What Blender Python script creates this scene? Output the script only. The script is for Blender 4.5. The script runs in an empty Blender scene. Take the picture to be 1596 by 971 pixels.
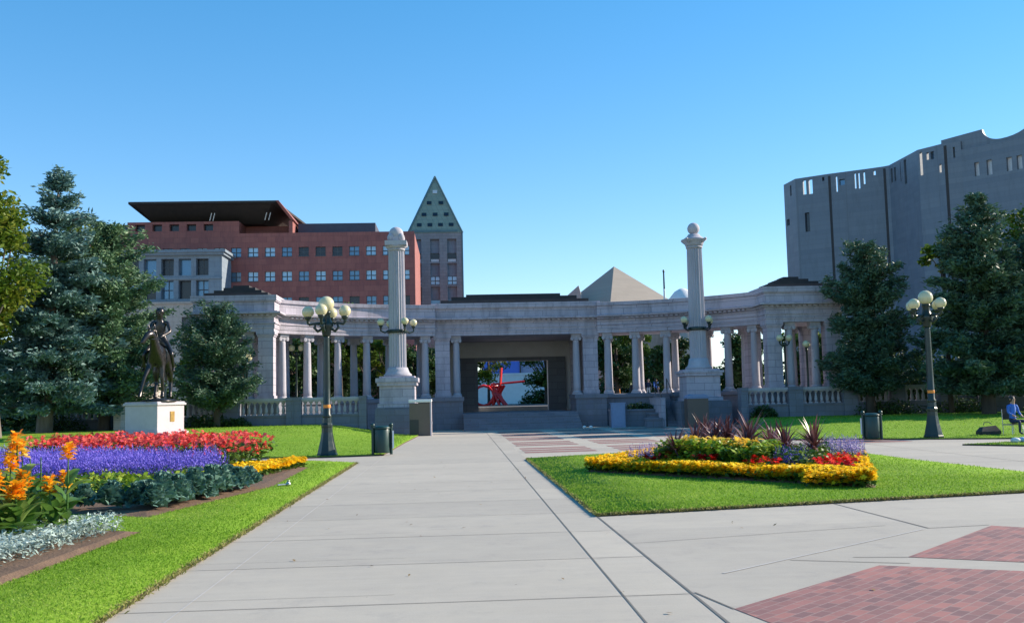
import bpy, math, random
import numpy as np
from mathutils import Vector, Matrix
random.seed(7)
RNG = np.random.default_rng(7)
R = math.radians
S = bpy.context.scene
COL = S.collection
PI = math.pi

# ------------------------------------------------------------------ materials
def _nt(name):
    m = bpy.data.materials.new(name); m.use_nodes = True
    nt = m.node_tree; nt.nodes.clear()
    out = nt.nodes.new('ShaderNodeOutputMaterial'); b = nt.nodes.new('ShaderNodeBsdfPrincipled')
    nt.links.new(b.outputs[0], out.inputs[0])
    return m, nt, b, out
def _math(nt, op, a, b=None):
    n = nt.nodes.new('ShaderNodeMath'); n.operation = op
    for i, v in enumerate((a, b)):
        if v is None: continue
        if isinstance(v, (int, float)): n.inputs[i].default_value = v
        else: nt.links.new(v, n.inputs[i])
    return n.outputs[0]
def _mix(nt, fac, a, b, mode='MIX'):
    n = nt.nodes.new('ShaderNodeMix'); n.data_type = 'RGBA'; n.blend_type = mode
    for sock, v in ((n.inputs[0], fac), (n.inputs[6], a), (n.inputs[7], b)):
        if isinstance(v, (int, float)): sock.default_value = v
        elif isinstance(v, tuple): sock.default_value = (*v, 1)
        else: nt.links.new(v, sock)
    return n.outputs[2]
def _noise(nt, vec, scale, detail=4, rough=.6):
    n = nt.nodes.new('ShaderNodeTexNoise'); n.inputs['Scale'].default_value = scale
    n.inputs['Detail'].default_value = detail; n.inputs['Roughness'].default_value = rough
    nt.links.new(vec, n.inputs['Vector']); return n.outputs[0]
def _ramp(nt, fac, lo, hi):
    n = nt.nodes.new('ShaderNodeMapRange'); n.inputs[1].default_value = lo; n.inputs[2].default_value = hi
    nt.links.new(fac, n.inputs[0]); return n.outputs[0]
def _wallvec(nt):
    g = nt.nodes.new('ShaderNodeNewGeometry'); s = nt.nodes.new('ShaderNodeSeparateXYZ')
    nt.links.new(g.outputs['Position'], s.inputs[0])
    c = nt.nodes.new('ShaderNodeCombineXYZ')
    nt.links.new(_math(nt, 'ADD', s.outputs[0], s.outputs[1]), c.inputs[0])
    nt.links.new(s.outputs[2], c.inputs[1]); return g.outputs['Position'], c.outputs[0]
def surf(name, c1, c2=None, scale=3., rough=.8, bump=.15, fine=40., metal=0., stretch=None, spec=.4):
    """two-tone weathered surface: broad blotches, fine grain and bump"""
    c2 = c2 or tuple(x * .75 for x in c1)
    m, nt, b, out = _nt(name)
    g = nt.nodes.new('ShaderNodeNewGeometry'); v = g.outputs['Position']
    if stretch:
        mp = nt.nodes.new('ShaderNodeMapping'); mp.inputs['Scale'].default_value = stretch
        nt.links.new(v, mp.inputs[0]); v = mp.outputs[0]
    n1 = _ramp(nt, _noise(nt, v, scale), .3, .7); n2 = _noise(nt, v, fine, 3)
    col = _mix(nt, n1, c1, c2)
    col = _mix(nt, .35, col, _mix(nt, n2, (.25, .25, .25), (.75, .75, .75)), 'OVERLAY')
    nt.links.new(col, b.inputs['Base Color'])
    b.inputs['Roughness'].default_value = rough; b.inputs['Metallic'].default_value = metal
    b.inputs['Specular IOR Level'].default_value = spec
    if bump:
        bp = nt.nodes.new('ShaderNodeBump'); bp.inputs['Strength'].default_value = bump; bp.inputs['Distance'].default_value = .02
        nt.links.new(n2, bp.inputs['Height']); nt.links.new(bp.outputs[0], b.inputs['Normal'])
    return m
def masonry(name, c1, c2, mortar, bw, bh, msize=.01, stain=.5, rough=.85, stain_col=(.12, .12, .13), offset=.5, bump=.3):
    """coursed stone, brick or tile on upright walls with streaky weathering"""
    m, nt, b, out = _nt(name)
    pos, wv = _wallvec(nt)
    br = nt.nodes.new('ShaderNodeTexBrick'); br.offset = offset
    br.inputs['Color1'].default_value = (*c1, 1); br.inputs['Color2'].default_value = (*c2, 1)
    br.inputs['Mortar'].default_value = (*mortar, 1); br.inputs['Scale'].default_value = 1
    br.inputs['Mortar Size'].default_value = msize; br.inputs['Brick Width'].default_value = bw
    br.inputs['Row Height'].default_value = bh; br.inputs['Bias'].default_value = 0
    nt.links.new(wv, br.inputs['Vector'])
    mp = nt.nodes.new('ShaderNodeMapping'); mp.inputs['Scale'].default_value = (1.2, 1.2, .25)
    nt.links.new(pos, mp.inputs[0])
    st = _ramp(nt, _noise(nt, mp.outputs[0], 1.3, 7, .7), .46, .72)
    gr = _noise(nt, pos, 14, 4)
    col = _mix(nt, .4, br.outputs[0], _mix(nt, gr, (.3, .3, .3), (.7, .7, .7)), 'OVERLAY')
    col = _mix(nt, _math(nt, 'MULTIPLY', st, stain), col, stain_col)
    nt.links.new(col, b.inputs['Base Color']); b.inputs['Roughness'].default_value = rough
    bp = nt.nodes.new('ShaderNodeBump'); bp.inputs['Strength'].default_value = bump; bp.inputs['Distance'].default_value = .02
    h = _math(nt, 'ADD', _math(nt, 'MULTIPLY', br.outputs[1], -1.), _math(nt, 'MULTIPLY', gr, .5))
    nt.links.new(h, bp.inputs['Height']); nt.links.new(bp.outputs[0], b.inputs['Normal'])
    return m
def leafy(name, cols, rough=.6, trans=.25, spec=.3):
    """leaf colour picked from a per-leaf random attribute; part of the light passes through"""
    m, nt, b, out = _nt(name)
    a = nt.nodes.new('ShaderNodeAttribute'); a.attribute_name = 'var'
    cr = nt.nodes.new('ShaderNodeValToRGB'); el = cr.color_ramp.elements
    while len(el) < len(cols): el.new(.5)
    for i, c in enumerate(cols):
        el[i].position = i / (len(cols) - 1); el[i].color = (*c, 1)
    nt.links.new(a.outputs['Fac'], cr.inputs[0]); nt.links.new(cr.outputs[0], b.inputs['Base Color'])
    b.inputs['Roughness'].default_value = rough; b.inputs['Specular IOR Level'].default_value = spec
    if trans:
        t = nt.nodes.new('ShaderNodeBsdfTranslucent'); nt.links.new(cr.outputs[0], t.inputs[0])
        mx = nt.nodes.new('ShaderNodeMixShader'); mx.inputs[0].default_value = trans
        nt.links.new(b.outputs[0], mx.inputs[1]); nt.links.new(t.outputs[0], mx.inputs[2])
        nt.links.new(mx.outputs[0], out.inputs[0])
    return m
def lawn_mat(name):
    m, nt, b, out = _nt(name)
    g = nt.nodes.new('ShaderNodeNewGeometry'); v = g.outputs['Position']
    n1 = _ramp(nt, _noise(nt, v, .7, 4), .3, .7); n2 = _noise(nt, v, 9, 5, .7); n3 = _noise(nt, v, 70, 3, .7)
    col = _mix(nt, n1, (.17, .33, .025), (.25, .39, .04))
    col = _mix(nt, _ramp(nt, n2, .35, .75), col, (.16, .27, .025))
    col = _mix(nt, .55, col, _mix(nt, n3, (.15, .15, .15), (.85, .85, .85)), 'OVERLAY')
    nt.links.new(col, b.inputs['Base Color']); b.inputs['Roughness'].default_value = .9
    b.inputs['Specular IOR Level'].default_value = .15
    bp = nt.nodes.new('ShaderNodeBump'); bp.inputs['Strength'].default_value = .7; bp.inputs['Distance'].default_value = .04
    nt.links.new(n3, bp.inputs['Height']); nt.links.new(bp.outputs[0], b.inputs['Normal'])
    return m
def concrete_mat(name):
    m, nt, b, out = _nt(name)
    g = nt.nodes.new('ShaderNodeNewGeometry'); v = g.outputs['Position']
    n1 = _ramp(nt, _noise(nt, v, .35, 5), .3, .7); n2 = _ramp(nt, _noise(nt, v, 2.2, 6, .7), .35, .75); n3 = _noise(nt, v, 60, 4, .8)
    mp = nt.nodes.new('ShaderNodeMapping'); mp.inputs['Scale'].default_value = (.35, 3.2, 1); nt.links.new(v, mp.inputs[0])
    n4 = _ramp(nt, _noise(nt, mp.outputs[0], 2., 5, .7), .45, .8)
    col = _mix(nt, n1, (.44, .395, .325), (.39, .35, .29))
    col = _mix(nt, _math(nt, 'MULTIPLY', n2, .45), col, (.325, .295, .26))
    col = _mix(nt, _math(nt, 'MULTIPLY', n4, .35), col, (.48, .44, .375))
    col = _mix(nt, .3, col, _mix(nt, n3, (.2, .2, .2), (.8, .8, .8)), 'OVERLAY')
    sx = nt.nodes.new('ShaderNodeSeparateXYZ'); nt.links.new(v, sx.inputs[0]); cb = nt.nodes.new('ShaderNodeCombineXYZ')
    nt.links.new(_math(nt, 'FLOOR', _math(nt, 'DIVIDE', _math(nt, 'SUBTRACT', sx.outputs[1], 8.96 - 2.17), 2.2)), cb.inputs[0]); nt.links.new(_math(nt, 'GREATER_THAN', sx.outputs[0], 1.45), cb.inputs[1]); nt.links.new(_math(nt, 'GREATER_THAN', sx.outputs[0], 2.07), cb.inputs[2])
    wn = nt.nodes.new('ShaderNodeTexWhiteNoise'); nt.links.new(cb.outputs[0], wn.inputs['Vector'])
    col = _mix(nt, .28, col, _mix(nt, wn.outputs['Value'], (.34, .34, .35), (.64, .63, .61)), 'OVERLAY')
    n5 = _ramp(nt, _noise(nt, v, 1.1, 8, .75), .56, .68); col = _mix(nt, _math(nt, 'MULTIPLY', n5, .3), col, (.27, .245, .22))
    vo = nt.nodes.new('ShaderNodeTexVoronoi'); vo.inputs['Scale'].default_value = 1.6; nt.links.new(v, vo.inputs['Vector'])
    sp = _math(nt, 'LESS_THAN', vo.outputs['Distance'], .022)
    col = _mix(nt, _math(nt, 'MULTIPLY', sp, .6), col, (.1, .09, .085))
    nt.links.new(col, b.inputs['Base Color']); b.inputs['Roughness'].default_value = .85
    bp = nt.nodes.new('ShaderNodeBump'); bp.inputs['Strength'].default_value = .25; bp.inputs['Distance'].default_value = .01
    nt.links.new(n3, bp.inputs['Height']); nt.links.new(bp.outputs[0], b.inputs['Normal'])
    return m
def brick_paving_mat(name, ang):
    m, nt, b, out = _nt(name)
    g = nt.nodes.new('ShaderNodeNewGeometry'); mp = nt.nodes.new('ShaderNodeMapping')
    mp.inputs['Rotation'].default_value = (0, 0, ang); nt.links.new(g.outputs['Position'], mp.inputs[0])
    br = nt.nodes.new('ShaderNodeTexBrick'); br.offset = .5
    br.inputs['Color1'].default_value = (.33, .135, .115, 1); br.inputs['Color2'].default_value = (.17, .085, .085, 1)
    br.inputs['Mortar'].default_value = (.28, .185, .165, 1); br.inputs['Scale'].default_value = 1
    br.inputs['Mortar Size'].default_value = .006; br.inputs['Brick Width'].default_value = .22; br.inputs['Row Height'].default_value = .105
    nt.links.new(mp.outputs[0], br.inputs['Vector'])
    n = _noise(nt, g.outputs['Position'], 3, 5); n3 = _noise(nt, g.outputs['Position'], 50, 3)
    col = _mix(nt, .45, br.outputs[0], _mix(nt, n, (.25, .25, .25), (.75, .72, .72)), 'OVERLAY')
    col = _mix(nt, .3, col, _mix(nt, n3, (.25, .25, .25), (.75, .75, .75)), 'OVERLAY')
    nt.links.new(col, b.inputs['Base Color']); b.inputs['Roughness'].default_value = .85
    return m
def plain(name, c, rough=.5, metal=0., spec=.5):
    m, nt, b, out = _nt(name)
    g = nt.nodes.new('ShaderNodeNewGeometry')
    n = _noise(nt, g.outputs['Position'], 7, 4)
    nt.links.new(_mix(nt, n, tuple(x * .82 for x in c), tuple(min(1, x * 1.15) for x in c)), b.inputs['Base Color'])
    nt.links.new(_math(nt, 'ADD', _math(nt, 'MULTIPLY', n, .3), rough - .15), b.inputs['Roughness'])
    b.inputs['Metallic'].default_value = metal
    b.inputs['Specular IOR Level'].default_value = spec
    return m

M = dict(
    concrete=concrete_mat('concrete'), lawn=lawn_mat('lawn_turf'),
    brickpave=brick_paving_mat('brick_paving', R(-44)), brickband=brick_paving_mat('brick_band', 0),
    joint=surf('joint_dark', (.17, .155, .14), fine=20), sealant=surf('joint_pale', (.5, .47, .44), (.42, .4, .37)),
    soil=surf('soil', (.17, .105, .065), (.11, .068, .045), 2.5, .95, 1., 25),
    edge=surf('lawn_edge_soil', (.13, .09, .05), (.07, .06, .03), 4, .95, .8),
    far=surf('far_ground', (.1, .11, .05), (.14, .13, .1), .05),
    dark_ground=surf('dark_ground', (.05, .05, .052), (.035, .035, .037), 1.), litterleaf=leafy('dry_leaves', [(.1, .06, .03), (.2, .13, .06), (.3, .22, .1)], .8, .1),
    terrace=surf('terrace_paving', (.36, .34, .32), (.3, .28, .27), .5),
    stone=masonry('pale_stone', (.48, .435, .49), (.415, .375, .43), (.2, .19, .22), 1.15, .42, .012, .62, stain_col=(.15, .145, .16)),
    stonetrim=surf('stone_trim', (.46, .44, .475), (.35, .335, .36), 1.2, .85, .3, 18, stretch=(1, 1, .35)),
    basestone=masonry('base_stone', (.19, .20, .24), (.155, .165, .205), (.14, .14, .145), .95, .36, .012, .45, stain_col=(.13, .13, .135)),
    column=surf('column_stone', (.47, .445, .49), (.36, .345, .38), 1.4, .85, .3, 16, stretch=(2, 2, .3)),
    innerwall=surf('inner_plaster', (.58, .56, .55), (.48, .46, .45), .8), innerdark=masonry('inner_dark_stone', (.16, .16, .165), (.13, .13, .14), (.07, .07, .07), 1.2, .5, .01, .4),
    roof=surf('dark_roof', (.035, .034, .036), (.05, .045, .045), 2), 
    redbrick=masonry('red_masonry', (.33, .12, .10), (.27, .095, .085), (.19, .07, .065), 1.34, .9, .02, .45, stain_col=(.12, .05, .055)),
    limestone=masonry('blue_grey_stone', (.21, .26, .31), (.18, .225, .275), (.1, .13, .16), 1.6, .8, .012, .35),
    beige=masonry('beige_stone', (.42, .36, .31), (.38, .33, .29), (.22, .19, .17), 1.6, .7, .012, .3),
    towerstone=masonry('tower_stone', (.245, .26, .27), (.205, .22, .235), (.11, .12, .13), 1.2, .6, .015, .3),
    pyramid=masonry('pyramid_panels', (.25, .31, .25), (.21, .27, .22), (.13, .18, .17), 1., 1., .03, .2, offset=0),
    verdigris=surf('green_copper', (.10, .2, .22), (.08, .16, .19), 1.), 
    canopy=surf('canopy_dark', (.03, .026, .024), (.045, .036, .03), 1.), slate=surf('slate_screen', (.07, .085, .12), (.06, .07, .1), 1.),
    museum=masonry('grey_glass_tile', (.15, .18, .215), (.12, .15, .19), (.115, .14, .17), 1.3, .62, .018, .45, .5, stain_col=(.08, .1, .12), offset=0, bump=.25),
    tan=masonry('tan_metal', (.36, .30, .24), (.33, .275, .22), (.33, .27, .2), 2.2, .5, .01, .15, .55, stain_col=(.3, .25, .2), bump=.1),
    white=surf('white_paint', (.78, .77, .76), (.7, .69, .68), 2), whitewall=masonry('pale_blocks', (.66, .6, .57), (.6, .55, .52), (.42, .38, .36), .95, .4, .012, .12, stain_col=(.4, .36, .34)),  # paler block stone, used only for the wall by the statue
    glasssky=plain('window_sky_painted', (.36, .55, .72), .25, .2), glassmid=plain('window_mid', (.14, .25, .36), .12, .35), glassdark=plain('window_dark', (.02, .027, .04), .2),  # lighter blue panes have reflected sky painted into their colour
    frame=plain('window_frame', (.06, .075, .09), .5), palewin=plain('window_pale', (.6, .6, .62), .3),
    iron=plain('dark_green_iron', (.012, .026, .022), .35), globe=plain('cream_glass', (.62, .56, .34), .18, 0, .6), orange=plain('orange_tag', (.75, .25, .03), .6),
    bin=plain('bin_green', (.012, .045, .038), .4), placard=plain('placard_white', (.75, .75, .74), .5),
    bronze=plain('bronze_patina', (.05, .045, .045), .3, .7), plaque=plain('brass_plaque', (.42, .26, .08), .4, .5),
    granite=surf('pink_granite', (.52, .455, .49), (.46, .4, .43), 3, .6, .1, 60),
    kiosk=plain('brown_panel', (.13, .095, .075), .55), kioskdark=plain('dark_panel', (.03, .03, .032), .5),
    sculpt=plain('red_enamel', (.75, .02, .015), .35), blue=plain('blue_cladding', (.04, .13, .55), .4), bluegrey=plain('blue_grey_cladding', (.2, .27, .42), .5),
    bark=surf('bark', (.085, .065, .05), (.05, .038, .03), 4, .95, .8, 22, stretch=(2, 2, .4)), barkpale=surf('bark_pale', (.2, .165, .14), (.12, .1, .085), 4, .95, .8, 22, stretch=(2, 2, .4)),
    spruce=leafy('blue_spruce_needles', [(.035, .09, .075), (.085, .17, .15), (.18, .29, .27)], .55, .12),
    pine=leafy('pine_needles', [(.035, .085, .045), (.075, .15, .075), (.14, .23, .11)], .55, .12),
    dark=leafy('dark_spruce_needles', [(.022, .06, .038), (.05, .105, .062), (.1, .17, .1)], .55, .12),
    leaf=leafy('tree_leaves', [(.03, .075, .012), (.06, .12, .016), (.12, .17, .02)], .55, .3),
    leafgold=leafy('tree_leaves_gold', [(.055, .11, .012), (.12, .19, .018), (.25, .25, .03)], .55, .35),
    shrub=leafy('shrub_leaves', [(.02, .05, .014), (.04, .09, .02), (.07, .13, .03)], .6, .15),
    grass=leafy('grass_blades', [(.11, .235, .016), (.20, .37, .03), (.31, .44, .06), (.45, .5, .16)], .6, .48, .1),
    drygrass=leafy('worn_grass', [(.16, .2, .03), (.26, .24, .08), (.33, .28, .14)], .7, .2, .2),
    marigold=leafy('marigold_petals', [(.9, .47, .004), (.93, .62, .01), (.95, .74, .03)], .55, .3), 
    green=leafy('bedding_leaves', [(.03, .08, .012), (.06, .13, .018), (.12, .2, .025)], .55, .25),
    lime=leafy('lime_leaves', [(.1, .2, .015), (.22, .34, .02), (.45, .5, .06)], .5, .3),
    salvia=leafy('violet_spikes', [(.11, .08, .45), (.18, .13, .62), (.28, .22, .75)], .6, .2),
    lavender=leafy('lavender_spikes', [(.16, .12, .34), (.28, .22, .5), (.42, .36, .62)], .6, .2),
    red=leafy('coral_red_petals', [(.72, .03, .03), (.86, .085, .07), (.9, .18, .15), (.86, .13, .19)], .5, .25), scarlet=leafy('scarlet_petals', [(.5, .008, .008), (.72, .016, .012), (.8, .05, .02)], .5, .2),
    silver=leafy('silver_leaves', [(.24, .33, .30), (.36, .46, .42), (.52, .62, .58)], .8, .15), kale=leafy('kale_leaves', [(.04, .11, .08), (.09, .19, .15), (.17, .29, .24)], .6, .12),
    cord=leafy('cordyline_leaves', [(.07, .025, .03), (.15, .055, .06), (.30, .16, .15)], .4, .15, .5), cannaleaf=leafy('canna_leaves', [(.07, .17, .03), (.14, .27, .05), (.26, .37, .1)], .38, .35, .4),
    cannaflower=leafy('canna_petals', [(.88, .26, .008), (.92, .42, .012), (.94, .62, .04)], .5, .35), cannayellow=leafy('canna_yellow_petals', [(.85, .45, .03), (.9, .6, .06), (.9, .68, .2)], .5, .35),
    skin=plain('skin', (.42, .24, .17), .6), hair=plain('hair', (.03, .02, .015), .6),
    pinkcloth=plain('pink_cloth', (.6, .35, .38), .8), bluecloth=plain('blue_cloth', (.05, .16, .55), .8), navy=plain('navy_cloth', (.02, .03, .075), .8), whitecloth=plain('white_cloth', (.72, .7, .7), .8),
    orangecloth=plain('orange_cloth', (.75, .28, .04), .8), palecloth=plain('pale_blue_cloth', (.3, .42, .6), .8), khaki=plain('khaki_cloth', (.38, .3, .2), .8), bag=plain('dark_bag', (.03, .028, .03), .7), steel=plain('steel', (.45, .46, .48), .35, .8),
)

# ------------------------------------------------------------------ mesh building
class MB:
    def __init__(s): s.v = []; s.f = []; s.m = []; s.sm = []
    def add(s, v, f, m=0, smooth=False):
        o = len(s.v); s.v.extend([tuple(p) for p in v])
        for q in f: s.f.append([i + o for i in q]); s.m.append(m); s.sm.append(smooth)
        return s
    def box(s, x0, x1, y0, y1, z0, z1, m=0, rz=0., c=None):
        v = [(x, y, z) for z in (z0, z1) for x, y in ((x0, y0), (x1, y0), (x1, y1), (x0, y1))]
        if rz:
            cx, cy = c or ((x0 + x1) / 2, (y0 + y1) / 2); ca, sa = math.cos(rz), math.sin(rz)
            v = [(cx + (x - cx) * ca - (y - cy) * sa, cy + (x - cx) * sa + (y - cy) * ca, z) for x, y, z in v]
        return s.add(v, [(3, 2, 1, 0), (4, 5, 6, 7), (0, 1, 5, 4), (1, 2, 6, 5), (2, 3, 7, 6), (3, 0, 4, 7)], m)
    def prism(s, poly, z0, z1, m=0, mtop=None):
        n = len(poly)
        s.add([(x, y, z0) for x, y in poly] + [(x, y, z1) for x, y in poly], [(i, (i + 1) % n, n + (i + 1) % n, n + i) for i in range(n)] + [tuple(range(n))[::-1]], m)
        return s.add([(x, y, z1) for x, y in poly], [tuple(range(n))], m if mtop is None else mtop)
    def tube(s, pts, rad, n=8, m=0, cap=True, smooth=True):
        pts = [Vector(p) for p in pts]; k = len(pts)
        if not hasattr(rad, '__len__'): rad = [rad] * k
        v = []; up = Vector((0, 0, 1)); prev = None
        for i, p in enumerate(pts):
            d = (pts[min(i + 1, k - 1)] - pts[max(i - 1, 0)]).normalized()
            a = prev if prev is not None else (Vector((1, 0, 0)) if abs(d.z) > .9 else up)
            x = (a - d * a.dot(d)).normalized(); y = d.cross(x); prev = x
            v += [tuple(p + (x * math.cos(2 * PI * j / n) + y * math.sin(2 * PI * j / n)) * rad[i]) for j in range(n)]
        f = [(i * n + j, i * n + (j + 1) % n, (i + 1) * n + (j + 1) % n, (i + 1) * n + j) for i in range(k - 1) for j in range(n)]
        s.add(v, f, m, smooth)
        if cap: s.add(v[:n], [tuple(range(n))[::-1]], m); s.add(v[-n:], [tuple(range(n))], m)
        return s
    def lathe(s, prof, n=20, c=(0, 0, 0), m=0, smooth=True, flute=0., rot=0.):
        v = []
        for r, z in prof:
            for j in range(n):
                a = 2 * PI * j / n + rot; rr = r * (1 - flute * (j % 2))
                v.append((c[0] + rr * math.cos(a), c[1] + rr * math.sin(a), c[2] + z))
        k = len(prof)
        f = [(i * n + j, i * n + (j + 1) % n, (i + 1) * n + (j + 1) % n, (i + 1) * n + j) for i in range(k - 1) for j in range(n)]
        f += [tuple(range(n))[::-1], tuple((k - 1) * n + j for j in range(n))]
        return s.add(v, f, m, smooth)
    def ball(s, c, r, n=16, m=0, sz=1.):
        k = n // 2
        return s.lathe([(max(r * math.sin(PI * i / k), .001), -r * sz * math.cos(PI * i / k)) for i in range(k + 1)], n, c, m)
    def wallgrid(s, O, U, W, z0, z1, holes, depth, m=0, inward=None):
        """upright wall with real openings and reveals; O plan origin, U unit plan direction"""
        us = sorted({0., W} | {h[0] for h in holes} | {h[1] for h in holes}); us = [u for u in us if 0 <= u <= W]
        vs = sorted({z0, z1} | {h[2] for h in holes} | {h[3] for h in holes}); vs = [v for v in vs if z0 <= v <= z1]
        N = inward or (-U[1], U[0])
        P = lambda u, z, d=0.: (O[0] + U[0] * u + N[0] * d, O[1] + U[1] * u + N[1] * d, z)
        for i in range(len(us) - 1):
            for j in range(len(vs) - 1):
                cu, cv = (us[i] + us[i + 1]) / 2, (vs[j] + vs[j + 1]) / 2
                if any(h[0] < cu < h[1] and h[2] < cv < h[3] for h in holes): continue
                s.add([P(us[i], vs[j]), P(us[i + 1], vs[j]), P(us[i + 1], vs[j + 1]), P(us[i], vs[j + 1])], [(0, 1, 2, 3)], m)
        for a, b, c, d in [h[:4] for h in holes]:
            q = [(a, c), (b, c), (b, d), (a, d)]
            for i in range(4):
                u, v = q[i]; u2, v2 = q[(i + 1) % 4]
                s.add([P(u, v), P(u2, v2), P(u2, v2, depth), P(u, v, depth)], [(0, 1, 2, 3)], m)
        return s
    def build(s, name, mats, parent=None, world=False, bevel=0., link=True):
        me = bpy.data.meshes.new(name)
        off = Vector((0, 0, 0)); p = parent if world else None
        while p is not None: off += p.location; p = p.parent
        me.from_pydata([tuple(Vector(v) - off) for v in s.v], [], s.f); 
        for mt in (mats if isinstance(mats, (list, tuple)) else [mats]): me.materials.append(M[mt] if isinstance(mt, str) else mt)
        me.polygons.foreach_set('material_index', s.m); me.polygons.foreach_set('use_smooth', s.sm)
        me.update()
        return mk(name, me, parent, bevel)
def mk(name, me, parent=None, bevel=0.):
    o = bpy.data.objects.new(name, me); COL.objects.link(o)
    if parent is not None: o.parent = parent
    if bevel:
        b = o.modifiers.new('bevel', 'BEVEL'); b.width = bevel; b.segments = 2; b.limit_method = 'ANGLE'; b.angle_limit = R(40)
    return o
def tag(o, label, cat, group=None):
    o['label'] = label; o['category'] = cat
    if group: o['group'] = group
    return o
def thing(name, label, cat, loc=(0, 0, 0), rz=0., group=None):
    o = bpy.data.objects.new(name, None); COL.objects.link(o); o.location = loc; o.rotation_euler = (0, 0, rz); o.empty_display_size = .3
    return tag(o, label, cat, group)
def kind(o, k): o['kind'] = k; return o
def children_of(o): return [c for c in ALLCH.get(o.name, [])] if ALLCH else list(o.children)
ALLCH = {}
def dup(o, parent=None, loc=None, rz=None, label=None, scale=None):
    kids = list(o.children)
    c = o.copy(); COL.objects.link(c)
    if parent is not None: c.parent = parent
    if loc is not None: c.location = loc
    if rz is not None: c.rotation_euler = (0, 0, rz)
    if scale is not None: c.scale = (scale,) * 3
    if label: c['label'] = label
    for k in kids: dup(k, c)
    return c
def np_mesh(name, V, F, mats, var=None, fm=None, smooth=False, parent=None):
    V = np.asarray(V, np.float32); F = np.asarray(F, np.int32); n, k = F.shape
    me = bpy.data.meshes.new(name)
    me.vertices.add(len(V)); me.vertices.foreach_set('co', V.ravel())
    me.loops.add(n * k); me.loops.foreach_set('vertex_index', F.ravel())
    me.polygons.add(n); me.polygons.foreach_set('loop_start', np.arange(0, n * k, k, dtype=np.int32))
    for mt in (mats if isinstance(mats, (list, tuple)) else [mats]): me.materials.append(M[mt])
    if fm is not None: me.polygons.foreach_set('material_index', np.asarray(fm, np.int32))
    if smooth: me.polygons.foreach_set('use_smooth', np.ones(n, bool))
    me.update(calc_edges=True)
    if var is not None:
        a = me.attributes.new('var', 'FLOAT', 'FACE'); a.data.foreach_set('value', np.asarray(var, np.float32))
    return mk(name, me, parent)
def rotmats(yaw, tilt, tdir):
    """tilt about a horizontal axis at angle tdir, after a yaw"""
    c, s = np.cos(yaw), np.sin(yaw); z = np.zeros_like(c); o = np.ones_like(c)
    A = np.stack([np.stack([c, -s, z], -1), np.stack([s, c, z], -1), np.stack([z, z, o], -1)], -2)
    ax, ay = np.cos(tdir), np.sin(tdir); ct, st = np.cos(tilt), np.sin(tilt); k = 1 - ct
    B = np.stack([np.stack([ct + ax * ax * k, ax * ay * k, ay * st], -1), np.stack([ax * ay * k, ct + ay * ay * k, -ax * st], -1), np.stack([-ay * st, ax * st, ct], -1)], -2)
    return B @ A
def scatter(T, TF, pos, scale, tilt=.3, var=None, zscale=None):
    """copies of a small template (leaf, petal whorl, spike) merged into arrays"""
    T = np.asarray(T, float); TF = np.asarray(TF, int); n = len(pos)
    Rm = rotmats(RNG.uniform(0, 2 * PI, n), np.abs(RNG.normal(0, tilt, n)) if np.isscalar(tilt) else tilt, RNG.uniform(0, 2 * PI, n))
    V = np.einsum('nij,kj->nki', Rm, T) * np.asarray(scale).reshape(-1, 1, 1) + np.asarray(pos)[:, None, :]
    F = (TF[None] + (np.arange(n) * len(T))[:, None, None]).reshape(-1, TF.shape[1])
    var = RNG.random(n) if var is None else var
    return V.reshape(-1, 3), F, np.repeat(var, len(TF))
def join(parts):
    Vs, Fs, vs, ms = [], [], [], []; o = 0
    for p in parts:
        V, F, v = p[:3]; Vs.append(V); Fs.append(F + o); vs.append(v); ms.append(np.full(len(F), p[3] if len(p) > 3 else 0)); o += len(V)
    return np.concatenate(Vs), np.concatenate(Fs), np.concatenate(vs), np.concatenate(ms)
def inpoly(P, poly):
    x, y = P[:, 0], P[:, 1]; r = np.zeros(len(P), bool); j = len(poly) - 1
    for i in range(len(poly)):
        xi, yi = poly[i]; xj, yj = poly[j]
        c = ((yi > y) != (yj > y)) & (x < (xj - xi) * (y - yi) / ((yj - yi) or 1e-9) + xi); r ^= c; j = i
    return r
def sample(poly, n, holes=()):
    p = np.array(poly); lo, hi = p.min(0), p.max(0); out = []; tot = 0; g = 0
    area = abs(sum(poly[i - 1][0] * poly[i][1] - poly[i][0] * poly[i - 1][1] for i in range(len(poly)))) / 2
    q = RNG.uniform(lo, hi, (int(n * np.prod(hi - lo) / area) + 1, 2)); k = inpoly(q, poly)
    for h in holes: k &= ~inpoly(q, h)
    return q[k]
# ------------------------------------------------------------------ light, sky, camera
SUN_AZ, SUN_EL = R(14), R(26)                # azimuth measured from +X towards +Y: right of the picture, a little behind the buildings
sd = Vector((math.cos(SUN_EL) * math.cos(SUN_AZ), math.cos(SUN_EL) * math.sin(SUN_AZ), math.sin(SUN_EL)))
sl = bpy.data.lights.new('sun', 'SUN'); sl.energy = 5.; sl.angle = R(.5); sl.color = (1, .88, .73)
so = bpy.data.objects.new('sun', sl); COL.objects.link(so); so.rotation_euler = sd.to_track_quat('Z', 'Y').to_euler(); so.location = (40, 20, 60)
W = bpy.data.worlds.new('World'); S.world = W; W.use_nodes = True
nt = W.node_tree; nt.nodes.clear()
sky = nt.nodes.new('ShaderNodeTexSky'); sky.sky_type = 'NISHITA'; sky.sun_disc = False
sky.sun_elevation = SUN_EL; sky.sun_rotation = PI / 2 - SUN_AZ; sky.altitude = 1600; sky.air_density = 1.0; sky.dust_density = 0.; sky.ozone_density = 2.2
hs = nt.nodes.new('ShaderNodeHueSaturation'); hs.inputs['Saturation'].default_value = 1.38; hs.inputs['Value'].default_value = 1.6; hs.inputs['Hue'].default_value = .505
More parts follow.
